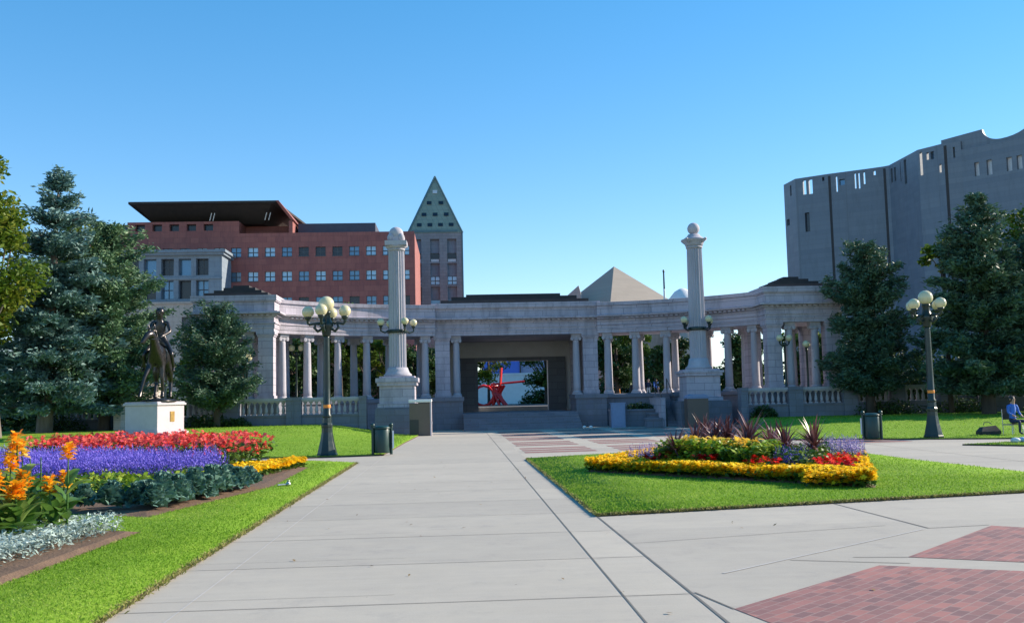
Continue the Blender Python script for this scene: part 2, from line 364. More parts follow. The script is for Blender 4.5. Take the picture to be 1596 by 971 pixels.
bg = nt.nodes.new('ShaderNodeBackground'); bg.inputs[1].default_value = .15; wo = nt.nodes.new('ShaderNodeOutputWorld')
nt.links.new(sky.outputs[0], hs.inputs['Color']); gm = nt.nodes.new('ShaderNodeGamma'); gm.inputs[1].default_value = .7; nt.links.new(hs.outputs[0], gm.inputs[0]); nt.links.new(gm.outputs[0], bg.inputs[0]); nt.links.new(bg.outputs[0], wo.inputs[0])
cd = bpy.data.cameras.new('camera'); cam = bpy.data.objects.new('camera', cd); COL.objects.link(cam); S.camera = cam
cd.sensor_width = 36; cd.lens = 1550 / 1596 * 36; cd.clip_end = 3000; cd.clip_start = .1
cam.matrix_world = Matrix.Translation((0, 0, 1.75)) @ Matrix.Rotation(R(-3.279), 4, 'Z') @ Matrix.Rotation(R(90 + 5.107), 4, 'X') @ Matrix.Rotation(R(-1.3), 4, 'Z')
S.view_settings.view_transform = 'Standard'; S.view_settings.look = 'None'; S.view_settings.exposure = .8; S.view_settings.gamma = 1

# ------------------------------------------------------------------ ground, paving, lawns
kind(MB().add([(-900, -60, -.05), (900, -60, -.05), (900, 1500, -.05), (-900, 1500, -.05)], [(0, 1, 2, 3)]).build('ground', 'far'), 'structure')
kind(MB().box(-60, 60, -12, 66, -.04, 0).build('concrete_paving', 'concrete'), 'structure')
tm = MB()
for q_ in ((-160, -1.3, 66.2, 420, -.03, 1.95), (9.25, 13.0, 66.2, 73.15, -.03, 1.95), (13.005, 170, 66.2, 420, -.03, 1.95), (-1.295, 13.0, 73.2, 420, -.03, 1.3)): tm.box(*q_)
kind(tm.build('terrace', 'terrace'), 'structure')
kind(MB().add([(-1.25, 78, 1.306), (12.95, 78, 1.306), (12.95, 126, 1.306), (-1.25, 126, 1.306)], [(0, 1, 2, 3)]).build('dark_ground_sheet', 'dark_ground'), 'structure')  # dark sheet over the ground seen beyond the stage opening
jm = MB()
def strip(mb, a, b, w, z, m=0):
    a, b = Vector(a), Vector(b); d = (b - a).normalized(); n = Vector((-d.y, d.x)) * w / 2
    mb.add([(*(a + n), z), (*(a - n), z), (*(b - n), z), (*(b + n), z)], [(0, 1, 2, 3)], m)
for y in (8.94, 11.1, 13.3, 15.5, 17.7, 19.9, 22.1, 24.4, 26.6, 28.9, 33.0, 37.5, 42):
    strip(jm, (-2.94, y + random.uniform(-.02, .02)), (2.06 if y < 29 else 1.4, y + random.uniform(.0, .08)), .013, .004)
    if y < 20: strip(jm, (-2.94, y + .42), (-.6, y + .43), .006, .004)
strip(jm, (1.41, -2), (1.62, 56), .018, .004); strip(jm, (2.075, -2), (2.06, 15.2), .026, .0045)
strip(jm, (-2.42, -2), (-2.44, 40), .016, .004, 1)
for a, b, w, m in (((5.96, 15.71), (6.01, 12.63), .024, 0), ((6.01, 12.63), (6.87, 12.75), .02, 0), ((2.6, 9.9), (5.9, 12.55), .03, 1), ((4.2, 10.6), (4.75, 10.5), .02, 0), ((3.5, 10.55), (4.6, 10.12), .02, 0),
                   ((2.1, 9.0), (2.25, 8.26), .02, 0), ((2.07, 12.1), (5.6, 13.0), .012, 0), ((12.02, 38.), (11.5, 31.), .02, 0), ((11.6, 28.), (22., 26.), .02, 0), ((11.7, 24.), (22., 22.), .02, 0), ((14, 36.5), (13.6, 20), .02, 0)):
    strip(jm, a, b, w, .005, m)
kind(jm.build('paving_joint', ['joint', 'sealant']), 'structure')
bp = MB()
for poly in ([(2.25, 8.26), (4.25, 10.06), (5.43, 9.49), (7.2, 8.3), (4.2, 4.6), (3.3, 4.9), (2.6, 6.8)], [(4.75, 10.5), (6.87, 12.69), (7.15, 12.43), (9.4, 9.9), (7.6, 8.75), (5.71, 9.97)]):
    bp.add([(x, y, .004) for x, y in poly], [tuple(range(len(poly)))])
kind(bp.build('brick_paving', 'brickpave'), 'structure')
bb = MB()
for x0, x1, sk in ((2.25, 4.7, 0), (5.5, 8.1, .35), (8.9, 12., .6), (12.8, 16, .9)):
    for y0 in (33.2, 38.4, 43.6, 48.8, 53.6):
        for k in range(3):
            a = y0 + k * 1.35; bb.add([(x0, a + sk, .004), (x1, a + sk + .3, .004), (x1, a + .8 + sk + .3, .004), (x0, a + .8 + sk, .004)], [(0, 1, 2, 3)])
kind(bb.build('brick_band', 'brickband'), 'structure')

def ss(x): x = np.clip(x, 0, 1); return x * x * (3 - 2 * x)
def hill(x, y):
    x, y = np.asarray(x, float), np.asarray(y, float)
    l = .62 * ss((y - 34) / 16) * ss((-2.6 - x) / 5) ; r = .42 * ss((y - 35) / 16) * ss((x - 12) / 5)
    return .045 + np.where(x < 0, l, r)
def lawn(name, poly, step):
    """turf sheet clipped to its outline, following the gentle rise of the ground, with a cut soil edge"""
    import bmesh
    bm = bmesh.new(); f = bm.faces.new([bm.verts.new((x, y, 0)) for x, y in poly])
    p = np.array(poly); lo, hi = p.min(0), p.max(0)
    for ax, (a, b) in enumerate(zip(lo, hi)):
        t = a + step
        while t < b:
            no = (1, 0, 0) if ax == 0 else (0, 1, 0)
            bmesh.ops.bisect_plane(bm, geom=bm.verts[:] + bm.edges[:] + bm.faces[:], plane_co=(t, 0, 0) if ax == 0 else (0, t, 0), plane_no=no); t += step
    for v in bm.verts: v.co.z = float(hill(v.co.x, v.co.y))
    be = [e for e in bm.edges if len(e.link_faces) == 1]
    ret = bmesh.ops.extrude_edge_only(bm, edges=be)
    for g in ret['geom']:
        if isinstance(g, bmesh.types.BMVert): g.co.z = -.01
    for f in bm.faces: f.material_index = 1 if abs(f.normal.z) < .3 else 0; f.smooth = f.material_index == 0
    me = bpy.data.meshes.new(name); bm.to_mesh(me); bm.free(); me.materials.append(M['lawn']); me.materials.append(M['edge'])
    return kind(mk(name, me), 'structure')
L_NEAR = [(-2.95, -3), (-2.97, 29.7), (-4.4, 31.2), (-12, 34.), (-20, 36.), (-30, 33), (-30, -3)]
L_FAR = [(-2.5, 33.9), (-2.3, 44), (-2.0, 53.9), (-4.6, 55.2), (-5.2, 57.6), (-34, 57.6), (-40, 40), (-20, 38.5), (-12, 36.2), (-4.9, 33.4)]
ISLAND = [(2.03, 29.67), (2.05, 14.93), (9.54, 16.51), (14.5, 17.4), (13.2, 19), (11.72, 20.23), (11.47, 24.85), (11.6, 31.5), (8, 31.6), (4.94, 31.13)]
R_FAR = [(12.0, 38.), (15.2, 36.2), (19.84, 34.1), (26, 31), (38, 30), (46, 57.5), (17, 57.5), (16.4, 55), (12.6, 45)]
R_SMALL = [(16.07, 31.13), (19.9, 32.4), (25, 29.5), (24, 24), (19.5, 27.)]
for nm, poly, st in (('lawn', L_NEAR, 2.), ('lawn', L_FAR, 1.2), ('lawn', ISLAND, 2.), ('lawn', R_FAR, 1.2), ('lawn', R_SMALL, 2.)): lawn(nm, poly, st)
# planting soil
KALE_BED = [(-3.95, 21.6), (-4.1, 27.8), (-5.0, 29.4), (-9, 33.4), (-13.5, 33.), (-15, 25), (-9.8, 18.9), (-7.0, 17.4), (-4.9, 16.2)]
NEAR_BED = [(-4.42, 14.3), (-4.56, 10.), (-4.7, 5), (-9, 5), (-10, 12.5), (-6.2, 15.2), (-5.2, 14.7)]
ISL_BED = [(2.95, 23.5), (7.45, 17.6), (10.15, 24.6), (5.8, 28.6)]
sb = MB()
for poly in (KALE_BED, NEAR_BED, ISL_BED):
    c = np.mean(poly, 0); n = len(poly)
    inner = [tuple(c + (np.array(p) - c) * .94) for p in poly]
    sb.add([(x, y, .047) for x, y in poly] + [(x, y, .09) for x, y in inner], [(i, (i + 1) % n, n + (i + 1) % n, n + i) for i in range(n)])
    sb.add([(x, y, .09) for x, y in inner], [tuple(range(n))])
kind(sb.build('soil', 'soil'), 'structure')

# grass blades on the near turf
BL = [(-.5, 0, 0), (.5, 0, 0), (.34, .35, .55), (-.1, .95, .75)]; BLF = [(0, 1, 2, 3)]
def blades(poly, ymax, dens, holes, h0=.055):
    out = []
    y = poly
    pts = sample(poly, dens * 1., holes)
    return pts
gp = []
for poly, dens, holes in ((L_NEAR, 1, (KALE_BED, NEAR_BED)), (ISLAND, 1, (ISL_BED,)), (L_FAR, 1, ()), (R_FAR, 1, ()), (R_SMALL, 1, ())):
    p = np.array(poly); lo, hi = p.min(0), p.max(0)
    lo = np.maximum(lo, (-16, 6.5)); hi = np.minimum(hi, (30, 60))
    for ya, yb, d, sc in ((6, 14, 2100, .048), (14, 20, 1050, .056), (20, 32, 320, .07), (32, 46, 90, .09), (46, 60, 45, .11)):
        a, b = max(lo[1], ya), min(hi[1], yb)
        if b <= a: continue
        n = int((hi[0] - lo[0]) * (b - a) * d); q = RNG.uniform((lo[0], a), (hi[0], b), (n, 2))
        k = inpoly(q, poly) & (q[:, 0] > -.53 * q[:, 1] - .6) & (q[:, 0] < .62 * q[:, 1] + .6)
        for h in holes: k &= ~inpoly(q, h)
        q = q[k]; clump = .5 + .25 * np.sin(q[:, 0] * .9 + 2 * np.sin(q[:, 1] * .6)) + .35 * np.sin(q[:, 0] * 2.1 + np.sin(q[:, 1] * 1.3) * 2) * np.sin(q[:, 1] * 1.7 + q[:, 0])
        z = hill(q[:, 0], q[:, 1]) - .005
        gp.append((np.column_stack([q, z]), sc * RNG.uniform(.4, .8, len(q)), np.clip(RNG.normal(.12 + .42 * clump, .2, len(q)), 0, 1)))
pos = np.concatenate([g[0] for g in gp]); sc = np.concatenate([g[1] for g in gp]); vr = np.concatenate([g[2] for g in gp])
T = np.array(BL) * (.2, .7, 1)
V, F, v = scatter(T, BLF, pos, sc, .35, vr)
kind(np_mesh('grass', V, F, 'grass', v), 'stuff')
# ragged turf rim along the walk and the cut edges
rp = []
for a, b, n in (((-2.95, 7), (-2.97, 29.7), 7000), ((2.03, 29.67), (2.05, 14.93), 2200), ((2.05, 14.93), (9.54, 16.51), 3200), ((9.54, 16.51), (14.5, 17.4), 1500), ((-4.5, 10), (-4.42, 14.3), 700), ((-3.95, 21.6), (-4.9, 16.2), 800)):
    t = RNG.random(n)[:, None]; q = np.array(a) * (1 - t) + np.array(b) * t + RNG.normal(0, .025, (n, 2)); rp.append(q)
q = np.concatenate(rp); V, F, v = scatter(T, BLF, np.column_stack([q, np.full(len(q), .02)]), RNG.uniform(.03, .065, len(q)), .5, np.clip(RNG.beta(1.2, 1.6, len(q)), 0, 1))
kind(np_mesh('turf_rim_grass', V, F, 'drygrass', v), 'stuff')
# ------------------------------------------------------------------ colonnade: central pavilion, curved wings, end pavilions
CX0 = 3.95; ZF = 2.05; ZE = 6.0
COLPROF = [(.335, .22), (.325, .6), (.315, 1.6), (.295, 2.6), (.275, 3.4), (.268, 3.52)]
def column_meshes():
    b = MB(); b.box(-.42, .42, -.42, .42, 0, .1); b.lathe([(.40, .1), (.42, .14), (.40, .18), (.35, .2), (.355, .235), (.33, .25)], 18)
    c = MB(); c.lathe([(.255, 3.5), (.3, 3.6), (.32, 3.66), (.27, 3.7)], 16)
    for x in (-.33, .33):
        for y in (-.24, .24):
            c.tube([(x, y - .07, 3.66), (x, y + .07, 3.66)], .135, 12); c.tube([(x, y - .085, 3.66), (x, y + .085, 3.66)], .05, 8)
        c.tube([(x, -.2, 3.66), (x, 0, 3.66), (x, .2, 3.66)], [.12, .085, .12], 10)
    c.box(-.36, .36, -.28, .28, 3.70, 3.79); c.box(-.42, .42, -.36, .36, 3.793, 3.948)
    return b, c
_proto = {}
def add_column(parent, x, y, rz, z=ZF):
    """a fluted shaft standing on its base, with a scrolled capital"""
    if not _proto:
        sh = MB(); sh.lathe(COLPROF, 40, flute=.07); b, c = column_meshes()
        s = sh.build('column', 'column', parent); b.build('column_base', 'column', s); c.build('capital', 'column', s)
        _proto['c'] = s
    else: s = dup(_proto['c'], parent)
    s.scale = (.76, .76, 1)
    s.location = Vector((x, y, z)) - parent.location; s.rotation_euler = (0, 0, rz)
    return s
ENT = [(-.03, ZE), (0, ZE), (0, 6.2), (.04, 6.22), (.04, 6.44), (.1, 6.5), (.0, 6.53), (.0, 6.84), (.1, 6.88), (.16, 6.9), (.16, 6.99), (.42, 7.02), (.46, 7.12), (.1, 7.16), (.04, 7.2), (.04, 7.74), (.14, 7.78), (.16, 7.98), (.1, 8.0)]
def ent_box(mb, x0, x1, y0, y1, dz=0.):
    """entablature and attic of a rectangular pavilion, built up of courses butted on each other"""
    for (p, z0, z1) in ((0, ZE, 6.2), (.04, 6.2, 6.46), (.1, 6.46, 6.53), (0, 6.53, 6.84), (.07, 6.84, 6.9), (.17, 7.0, 7.03), (.42, 7.03, 7.13), (.2, 7.13, 7.19), (.03, 7.19, 7.74), (.12, 7.74, 7.8), (.16, 7.8, 8.1)):
        mb.box(x0 - p, x1 + p, y0 - p, y1 + p, z0, z1)
    mb.box(x0 - .05, x1 + .05, y0 - .05, y1 + .05, 6.9, 7.0)
    n = int((x1 - x0) / .32)
    for i in range(n + 1):
        x = x0 + (x1 - x0) * i / n; mb.box(x - .09, x + .09, y0 - .2, y0 - .052, 6.902, 6.998)
    n = int((y1 - y0) / .32)
    for i in range(n + 1):
        y = y0 + (y1 - y0) * i / n
        mb.box(x0 - .2, x0 - .052, y - .09, y + .09, 6.902, 6.998); mb.box(x1 + .052, x1 + .2, y - .09, y + .09, 6.902, 6.998)
def roof_steps(mb, x0, x1, y0, y1, hs, ins):
    z = 8.102; i = .35
    for h, d in zip(hs, ins): mb.box(x0 + i, x1 - i, y0 + i, y1 - i, z, z + h); z += h + .001; i += d
def pier(parent, x0, x1, y0, y1):
    p = MB(); p.box(x0, x1, y0, y1, ZF + .28, 5.72); p.box(x0 - .06, x1 + .06, y0 - .06, y1 + .06, ZF, ZF + .28); p.box(x0 - .05, x1 + .05, y0 - .05, y1 + .05, 5.72, 5.82); p.box(x0 - .1, x1 + .1, y0 - .1, y1 + .1, 5.82, ZE)
    return p.build('pier', 'stone', parent, True)

pv = thing('pavilion', 'central stone stage pavilion with wide dark opening and red sculpture seen through its back', 'pavilion', (CX0, 66, 0))
X0, X1 = -1.4, 9.3
m = MB(); ent_box(m, X0, X1, 64.5, 73.2); m.build('entablature', 'stone', pv, True)
m = MB(); roof_steps(m, X0 + .1, X1 - .1, 65.0, 72.6, (.3, .28, .26), (.7, 1.0, .5)); m.build('roof', 'roof', pv, True)
for x0, x1 in ((X0 + .05, X0 + 1.0), (X1 - 1.0, X1 - .05)):
    pier(pv, x0, x1, 64.6, 65.5); pier(pv, x0, x1, 71.9, 73.1)
for x in (X0 + 1.42, X1 - 1.42): add_column(pv, x, 65.0, 0)
for x0, x1 in ((X0 - .15, X0 + 1.78), (X1 - 1.78, X1 + .15)):
    m = MB(); m.box(x0, x1, 62.6, 66, -.02, 1.78); m.box(x0 - .08, x1 + .08, 62.52, 66.05, 1.78, ZF - .002)
    m.build('plinth', 'basestone', pv, True)
m = MB(); m.box(X0 + 1.78, X1 - 1.78, 62.4, 73.1, -.02, 1.0)
for i in range(6): m.box(X0 + 1.79, X1 - 1.79, 59.5 + i * .48, 62.395, i * .16, i * .16 + .159)
m.build('stage_steps', 'basestone', pv, True)
m = MB(); m.wallgrid((X0 + 1.0, 72.2), (1, 0), X1 - X0 - 2, 1.0, ZE, [(1.95, 7.05, 1.0, 4.62)], .8); m.build('back_wall', 'innerwall', pv, True)
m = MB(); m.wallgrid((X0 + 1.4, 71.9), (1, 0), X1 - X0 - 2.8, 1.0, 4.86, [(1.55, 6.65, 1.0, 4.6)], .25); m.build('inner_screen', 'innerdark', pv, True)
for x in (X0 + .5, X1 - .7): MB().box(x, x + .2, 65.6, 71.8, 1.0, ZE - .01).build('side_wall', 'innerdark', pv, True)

RA = 14.5; T0 = R(8); T1 = R(48); PX, PY = 5.5, 64.6
def arc(sd_, t, n=0.):
    """point on a wing's curve (sd_ = -1 or 1), n metres towards the inside of the curve"""
    x = PX + RA * (math.sin(t) - math.sin(T0)) - n * math.sin(t); y = PY - RA * (math.cos(T0) - math.cos(t)) - n * math.cos(t)
    return CX0 + sd_ * x, y
def sweep(mb, sd_, prof, ta, tb, k, m=0):
    ts = [ta + (tb - ta) * i / k for i in range(k + 1)]; n = len(prof); v = []
    for t in ts:
        for d, z in prof: x, y = arc(sd_, t, d); v.append((x, y, z))
    f = [(i * n + j, i * n + (j + 1) % n, (i + 1) * n + (j + 1) % n, (i + 1) * n + j) for i in range(k) for j in range(n)]
    mb.add(v, f, m); mb.add(v[:n], [tuple(range(n))], m); mb.add(v[-n:], [tuple(range(n))], m)
for sd_, lab in ((-1, 'curved colonnade wing with sunlit front, left of the central pavilion'), (1, 'curved colonnade wing wholly in shade, right of the central pavilion')):
    x, y = arc(sd_, R(28)); w = thing('colonnade_wing', lab, 'colonnade', (x, y, 0), 0, 'curved wings of the colonnade')
    m = MB(); sweep(m, sd_, [(d + .42, z) for d, z in ENT] + [(-2.9, 8.0), (-2.9, ZE)], T0 - .012, T1 + R(3), 22)
    for i in range(30):
        t = T0 + (T1 - T0) * (i + .5) / 30; x, y = arc(sd_, t, .65); m.box(x - .09, x + .09, y - .08, y + .08, 6.9, 6.985, rz=-sd_ * t)
    m.build('entablature', 'stone', w, True)
    m = MB(); sweep(m, sd_, [(.95, -.02), (.95, 1.75), (1.05, 1.78), (1.05, 2.0), (.95, ZF), (-3.4, ZF), (-3.4, -.02)], T0 - R(1), T1 + R(4), 18); m.build('podium', 'basestone', w, True)
    m = MB(); sweep(m, sd_, [(-.9, 7.2), (-.9, 7.16), (-2.2, 7.16), (-2.2, 7.2)], T0, T1, 12); 
    for xo in (5.95, 7.7, 9.6, 11.3, 13.0, 14.3):
        t = math.asin(math.sin(T0) + (xo - PX) / RA)
        for n in (0, -2.45): x, y = arc(sd_, t, n); add_column(w, x, y, -sd_ * t)

for sd_, lab in ((-1, 'end pavilion of the colonnade behind the small pine, its right edge catching the sun'), (1, 'shaded end pavilion of the colonnade partly hidden behind the pine on the right')):
    xa, xb = sorted((CX0 + sd_ * 14.35, CX0 + sd_ * 18.9)); ya, yb = 57.6, 62.6
    e = thing('end_pavilion', lab, 'pavilion', ((xa + xb) / 2, (ya + yb) / 2, 0), 0, 'end pavilions of the colonnade')
    m = MB(); ent_box(m, xa, xb, ya, yb); m.build('entablature', 'stone', e, True)
    m = MB(); roof_steps(m, xa + .1, xb - .1, ya + .2, yb - .2, (.22, .2, .2, .18), (.45, .45, .45, .4)); m.build('roof', 'roof', e, True)
    for px in (xa + .06, xb - .92):
        for py in (ya + .08, yb - .94): pier(e, px, px + .86, py, py + .86)
    for px in (xa + 1.5, xb - 1.5):
        for py in (ya + .5, yb - .5): add_column(e, px, py, 0)
    m = MB(); m.box(xa - .25, xb + .25, ya - .3, yb + .3, -.02, ZF - .004); m.build('podium', 'basestone', e, True)

# ------------------------------------------------------------------ the two tall monument columns with rings of lamps
def globe_lamp(parent, a, r, zg, rg, r0=.2):
    ca, sa = math.cos(a), math.sin(a); P = lambda d, z: (d * ca, d * sa, z)
    ar = MB(); ar.tube([P(r0, zg - .45), P(r0 + (r - r0) * .5, zg - .6), P(r, zg - .5), P(r, zg - rg * .95)], [.045, .05, .045, .07], 8); ar.lathe([(.05, zg - rg - .12), (.12, zg - rg - .02), (.13, zg - rg * .86)], 10, (r * ca, r * sa, 0))
    o = ar.build('arm', 'iron', parent); g = MB(); g.ball((r * ca, r * sa, zg), rg, 20); g.build('globe', 'globe', o)
def monument(x, y, label, zb, zd, zc, zs, ztop, zball, rb, flare, wb, wd, zring):
    t = thing('monument_column', label, 'column', (x, y, 0), 0, 'tall monument columns before the colonnade')
    m = MB(); m.box(-wb, wb, -wb, wb, -.02, zb - .12); m.box(-wb + .06, wb - .06, -wb + .06, wb - .06, zb - .12, zb); m.build('plinth', 'basestone', t)
    m = MB(); m.box(-wd - .1, wd + .1, -wd - .1, wd + .1, zb, zb + .22); m.box(-wd, wd, -wd, wd, zb + .22, zd); m.box(-wd - .12, wd + .12, -wd - .12, wd + .12, zd, zd + .18); m.box(-wd - .2, wd + .2, -wd - .2, wd + .2, zd + .18, zc - .1); m.box(-wd, wd, -wd, wd, zc - .1, zc); m.build('pedestal', 'stone', t)
    m = MB(); m.lathe([(.78, zc), (.80, zc + .1), (.68, zc + .2), (.62, zc + .32), (.56, zs)], 32); m.lathe([(.50, zs), (.49, zs + 2.5), (.455, ztop - .35), (.45, ztop - .1)], 40, flute=.13, smooth=False); m.lathe([(.49, ztop - .1), (.5, ztop)], 32); m.build('shaft', 'column', t)
    c = MB()
    if flare:
        c.lathe([(.5, ztop), (.55, ztop + .15), (.62, ztop + .3), (.78, ztop + .42), (.6, ztop + .5), (.42, ztop + .62), (.34, ztop + .75)], 24); 
        for k in range(4):
            a = PI / 4 + k * PI / 2; c.tube([(.6 * math.cos(a), .6 * math.sin(a), ztop + .3), (.86 * math.cos(a), .86 * math.sin(a), ztop + .45)], [.12, .07], 8)
    else:
        c.lathe([(.5, ztop), (.58, ztop + .1), (.62, ztop + .16)], 24); c.box(-.62, .62, -.62, .62, ztop + .162, ztop + .42); c.box(-.4, .4, -.4, .4, ztop + .42, ztop + .7)
        for k in range(4):
            a = PI / 4 + k * PI / 2; c.ball((.42 * math.cos(a), .42 * math.sin(a), ztop + .62), .2, 10, sz=1.3)
    c.build('capital', 'column', t); m = MB(); m.ball((0, 0, zball), rb, 24); m.build('ball', 'column', t)
    m = MB(); m.lathe([(.55, zring - .62), (.57, zring - .58), (.57, zring - .46), (.55, zring - .42)], 28); m.build('lamp_ring', 'iron', t)
    for k in range(4): globe_lamp(t, R(-62 + 90 * k), 1.02, zring, .21, .52)
monument(-3.32, 56.9, 'tall fluted stone column with ball top, half sunlit, beside the brown cabinet', 1.52, 2.72, 3.25, 3.75, 10.55, 11.42, .42, False, 1.22, .98, 6.33)
monument(14.5, 58.9, 'tall fluted stone column with flared capital and ball, beside the grey pillar on the right', 1.5, 2.95, 3.35, 4.0, 10.75, 11.85, .37, True, 1.5, 1.0, 6.3)

# ------------------------------------------------------------------ balustrades
def bal_proto():
    m = MB(); m.box(-.1, .1, -.1, .1, 0, .07); m.lathe([(.06, .07), (.085, .13), (.1, .22), (.085, .34), (.055, .46), (.05, .56), (.075, .6), (.07, .64)], 10); m.box(-.095, .095, -.095, .095, .64, .7)
    return m
_bal = []
def balustrade(a, b, zb, label, group):
    a, b = Vector(a), Vector(b); L = (b - a).length; ang = math.atan2(b.y - a.y, b.x - a.x)
    t = thing('balustrade', label, 'balustrade', (a.x, a.y, 0), ang, group)
    m = MB(); m.box(.42, L - .42, -.22, .22, -.02, zb - .08); m.box(.42, L - .42, -.28, .28, zb - .08, zb); m.build('base_wall', 'basestone', t)
    m = MB(); m.box(.42, L - .42, -.2, .2, zb + .7, zb + .78); m.box(.42, L - .42, -.26, .26, zb + .78, zb + .92); m.build('rail', 'stonetrim', t)
    for x0, x1 in ((0, .415), (L - .415, L - .005)):
        m = MB(); m.box(x0, x1, -.34, .34, -.02, zb + .78); m.box(x0 - (.0), x1, -.4, .4, zb + .78, zb + .96); m.build('end_post', 'basestone', t)
    n = int((L - .9) / .29)
    for i in range(n):
        if not _bal: o = bal_proto().build('baluster', 'stonetrim', t); _bal.append(o)
        else: o = _bal[0].copy(); COL.objects.link(o); o.parent = t
        o.location = (.6 + (L - 1.2) * i / (n - 1), 0, zb)
xs = [-22.6, -18.9, -15.7, -12.4, -9.0, -5.0]
for i, lab in enumerate(('stone balustrade section under the big spruce, at the far left end', 'stone balustrade section behind the sunlit block wall and the statue', 'stone balustrade section just right of the statue pedestal',
                         'stone balustrade section below the end pavilion edge, right of the small pine trunk', 'stone balustrade section behind the lamp post, next to the tall column')):
    if i == 1: continue
    balustrade((xs[i], 56), (xs[i + 1], 56), 1.24, lab, 'left run of balustrade')
balustrade((-18.9, 57.2), (-15.7, 56.), 1.24, 'stone balustrade section behind the sunlit block wall and the statue', 'left run of balustrade')
xs = [16.2, 19.4, 22.6, 25.4, 28.3]
for i, lab in enumerate(('stone balustrade section with lit balusters, right beside the flared tall column', 'stone balustrade section with the twin lamps behind it', 'stone balustrade section under the pine on the right', 'stone balustrade section directly behind the right-hand lamp post')):
    balustrade((xs[i], 56.5), (xs[i + 1], 56.5), 1.22, lab, 'right run of balustrade')
balustrade((31.6, 57.6), (36.5, 56.8), 1.3, 'stone balustrade section in deep shade under the big spruce, at the far right', 'right run of balustrade')
m = MB(); m.box(28.35, 31.5, 57.4, 58.2, -.02, 1.3); m.box(28.3, 31.55, 57.3, 58.25, 1.3, 1.45); tag(m.build('low_wall', 'basestone'), 'low dark stone wall with pale coping, right of the right-hand lamp post', 'wall')
# sunlit block wall by the statue
m = MB(); m.prism([(-17.65, 53.6), (-16.15, 56.6), (-16.6, 56.85), (-18.1, 53.85)], -.02, 2.95); m.prism([(-17.62, 53.5), (-16.02, 56.65), (-16.65, 56.95), (-18.2, 53.8)], 2.95, 3.1)
tag(m.build('block_wall', 'whitewall'), 'bright sunlit wall of pale stone blocks standing behind the statue', 'wall')

# ------------------------------------------------------------------ small masonry right of the pavilion, cabinet, pillar, stairs
m = MB(); m.box(9.4, 12.3, 60.3, 61.6, -.02, .95); m.box(9.35, 12.35, 60.22, 61.6, .95, 1.06); tag(m.build('planter_wall', 'basestone'), 'low shaded planter wall with clipped shrub, right of the stage steps', 'planter')
m = MB(); m.box(9.28, 10.12, 59.75, 60.15, 0, 1.42); m.box(9.24, 10.16, 59.72, 60.18, 1.42, 1.48); o = m.build('utility_cabinet', 'bluegrey'); tag(o, 'blue grey metal cabinet against the wall right of the steps', 'cabinet')
MB().box(9.36, 10.04, 59.725, 59.748, .1, 1.34).build('cabinet_door', 'bluegrey', o)
for x0, x1, y0, h, lab in ((11.15, 12.05, 58.3, .55, 'low square stone block at the foot of the side stairs'), (11.5, 12.2, 59.35, .82, 'taller square stone block behind the low block by the side stairs')):
    m = MB(); m.box(x0, x1, y0, y0 + .8, 0, h - .1); m.box(x0 - .04, x1 + .04, y0 - .04, y0 + .84, h - .1, h); tag(m.build('stone_block', 'basestone'), lab, 'stone block', 'stone blocks by the side stairs')
st = thing('side_stairs', 'narrow stone stairs with black handrails between the cheek wall and the grey pillar', 'stairs', (12.9, 60, 0))
m = MB()
for i in range(11): m.box(12.32, 13.2, 58.6 + i * .3, 62.2, i * .18 + .0005, (i + 1) * .18)
m.build('step_flight', 'basestone', st, True)
m = MB(); m.box(12.05, 12.315, 58.5, 61.9, -.02, 1.62); m.box(12.02, 12.316, 58.45, 61.9, 1.62, 1.72); m.build('cheek_wall', 'stone', st, True)
for x in (12.38, 13.12):
    MB().tube([(x, 58.5, 0), (x, 58.5, .95), (x, 61.7, 2.9), (x, 61.7, 1.98)], .03, 6).build('handrail', 'iron', st, True)
t = thing('stone_pillar', 'short square grey pillar with rounded pale metal cap, at the foot of the stairs', 'pillar', (13.7, 56.6, 0))
MB().box(-.6, .6, -.45, .45, -.02, 1.62).build('body', 'kiosk', t)
m = MB(); m.box(-.63, .63, -.48, .48, 1.62, 1.68)
m.add([(x, y, z) for y in (-.48, .48) for x, z in ((-.63, 1.682), (-.55, 1.8), (-.3, 1.87), (.3, 1.87), (.55, 1.8), (.63, 1.682))], [(0, 1, 2, 3, 4, 5), (11, 10, 9, 8, 7, 6)] + [(i, i + 6, (i + 1) % 6 + 6, (i + 1) % 6) for i in range(6)]); m.build('cap', 'bluegrey', t, bevel=.02)
t = thing('information_cabinet', 'brown upright cabinet with white top, beside the left tall column', 'cabinet', (-1.95, 53.4, 0))
MB().box(-.56, .52, -.45, .45, .02, 1.72).build('body', 'kiosk', t); MB().box(.523, .60, -.48, .48, 0, 1.76).build('lit_side_panel', 'granite', t)  # right side panel is pale: its sunlit look is put into the colour
m = MB(); m.box(-.6, .62, -.5, .5, 1.762, 1.92); m.build('top', 'white', t, bevel=.03); MB().box(-.54, -.08, -.475, -.452, .06, .85).build('lower_panel', 'kioskdark', t); MB().box(.603, .64, -.1, .05, .6, .74).build('handle', 'steel', t)

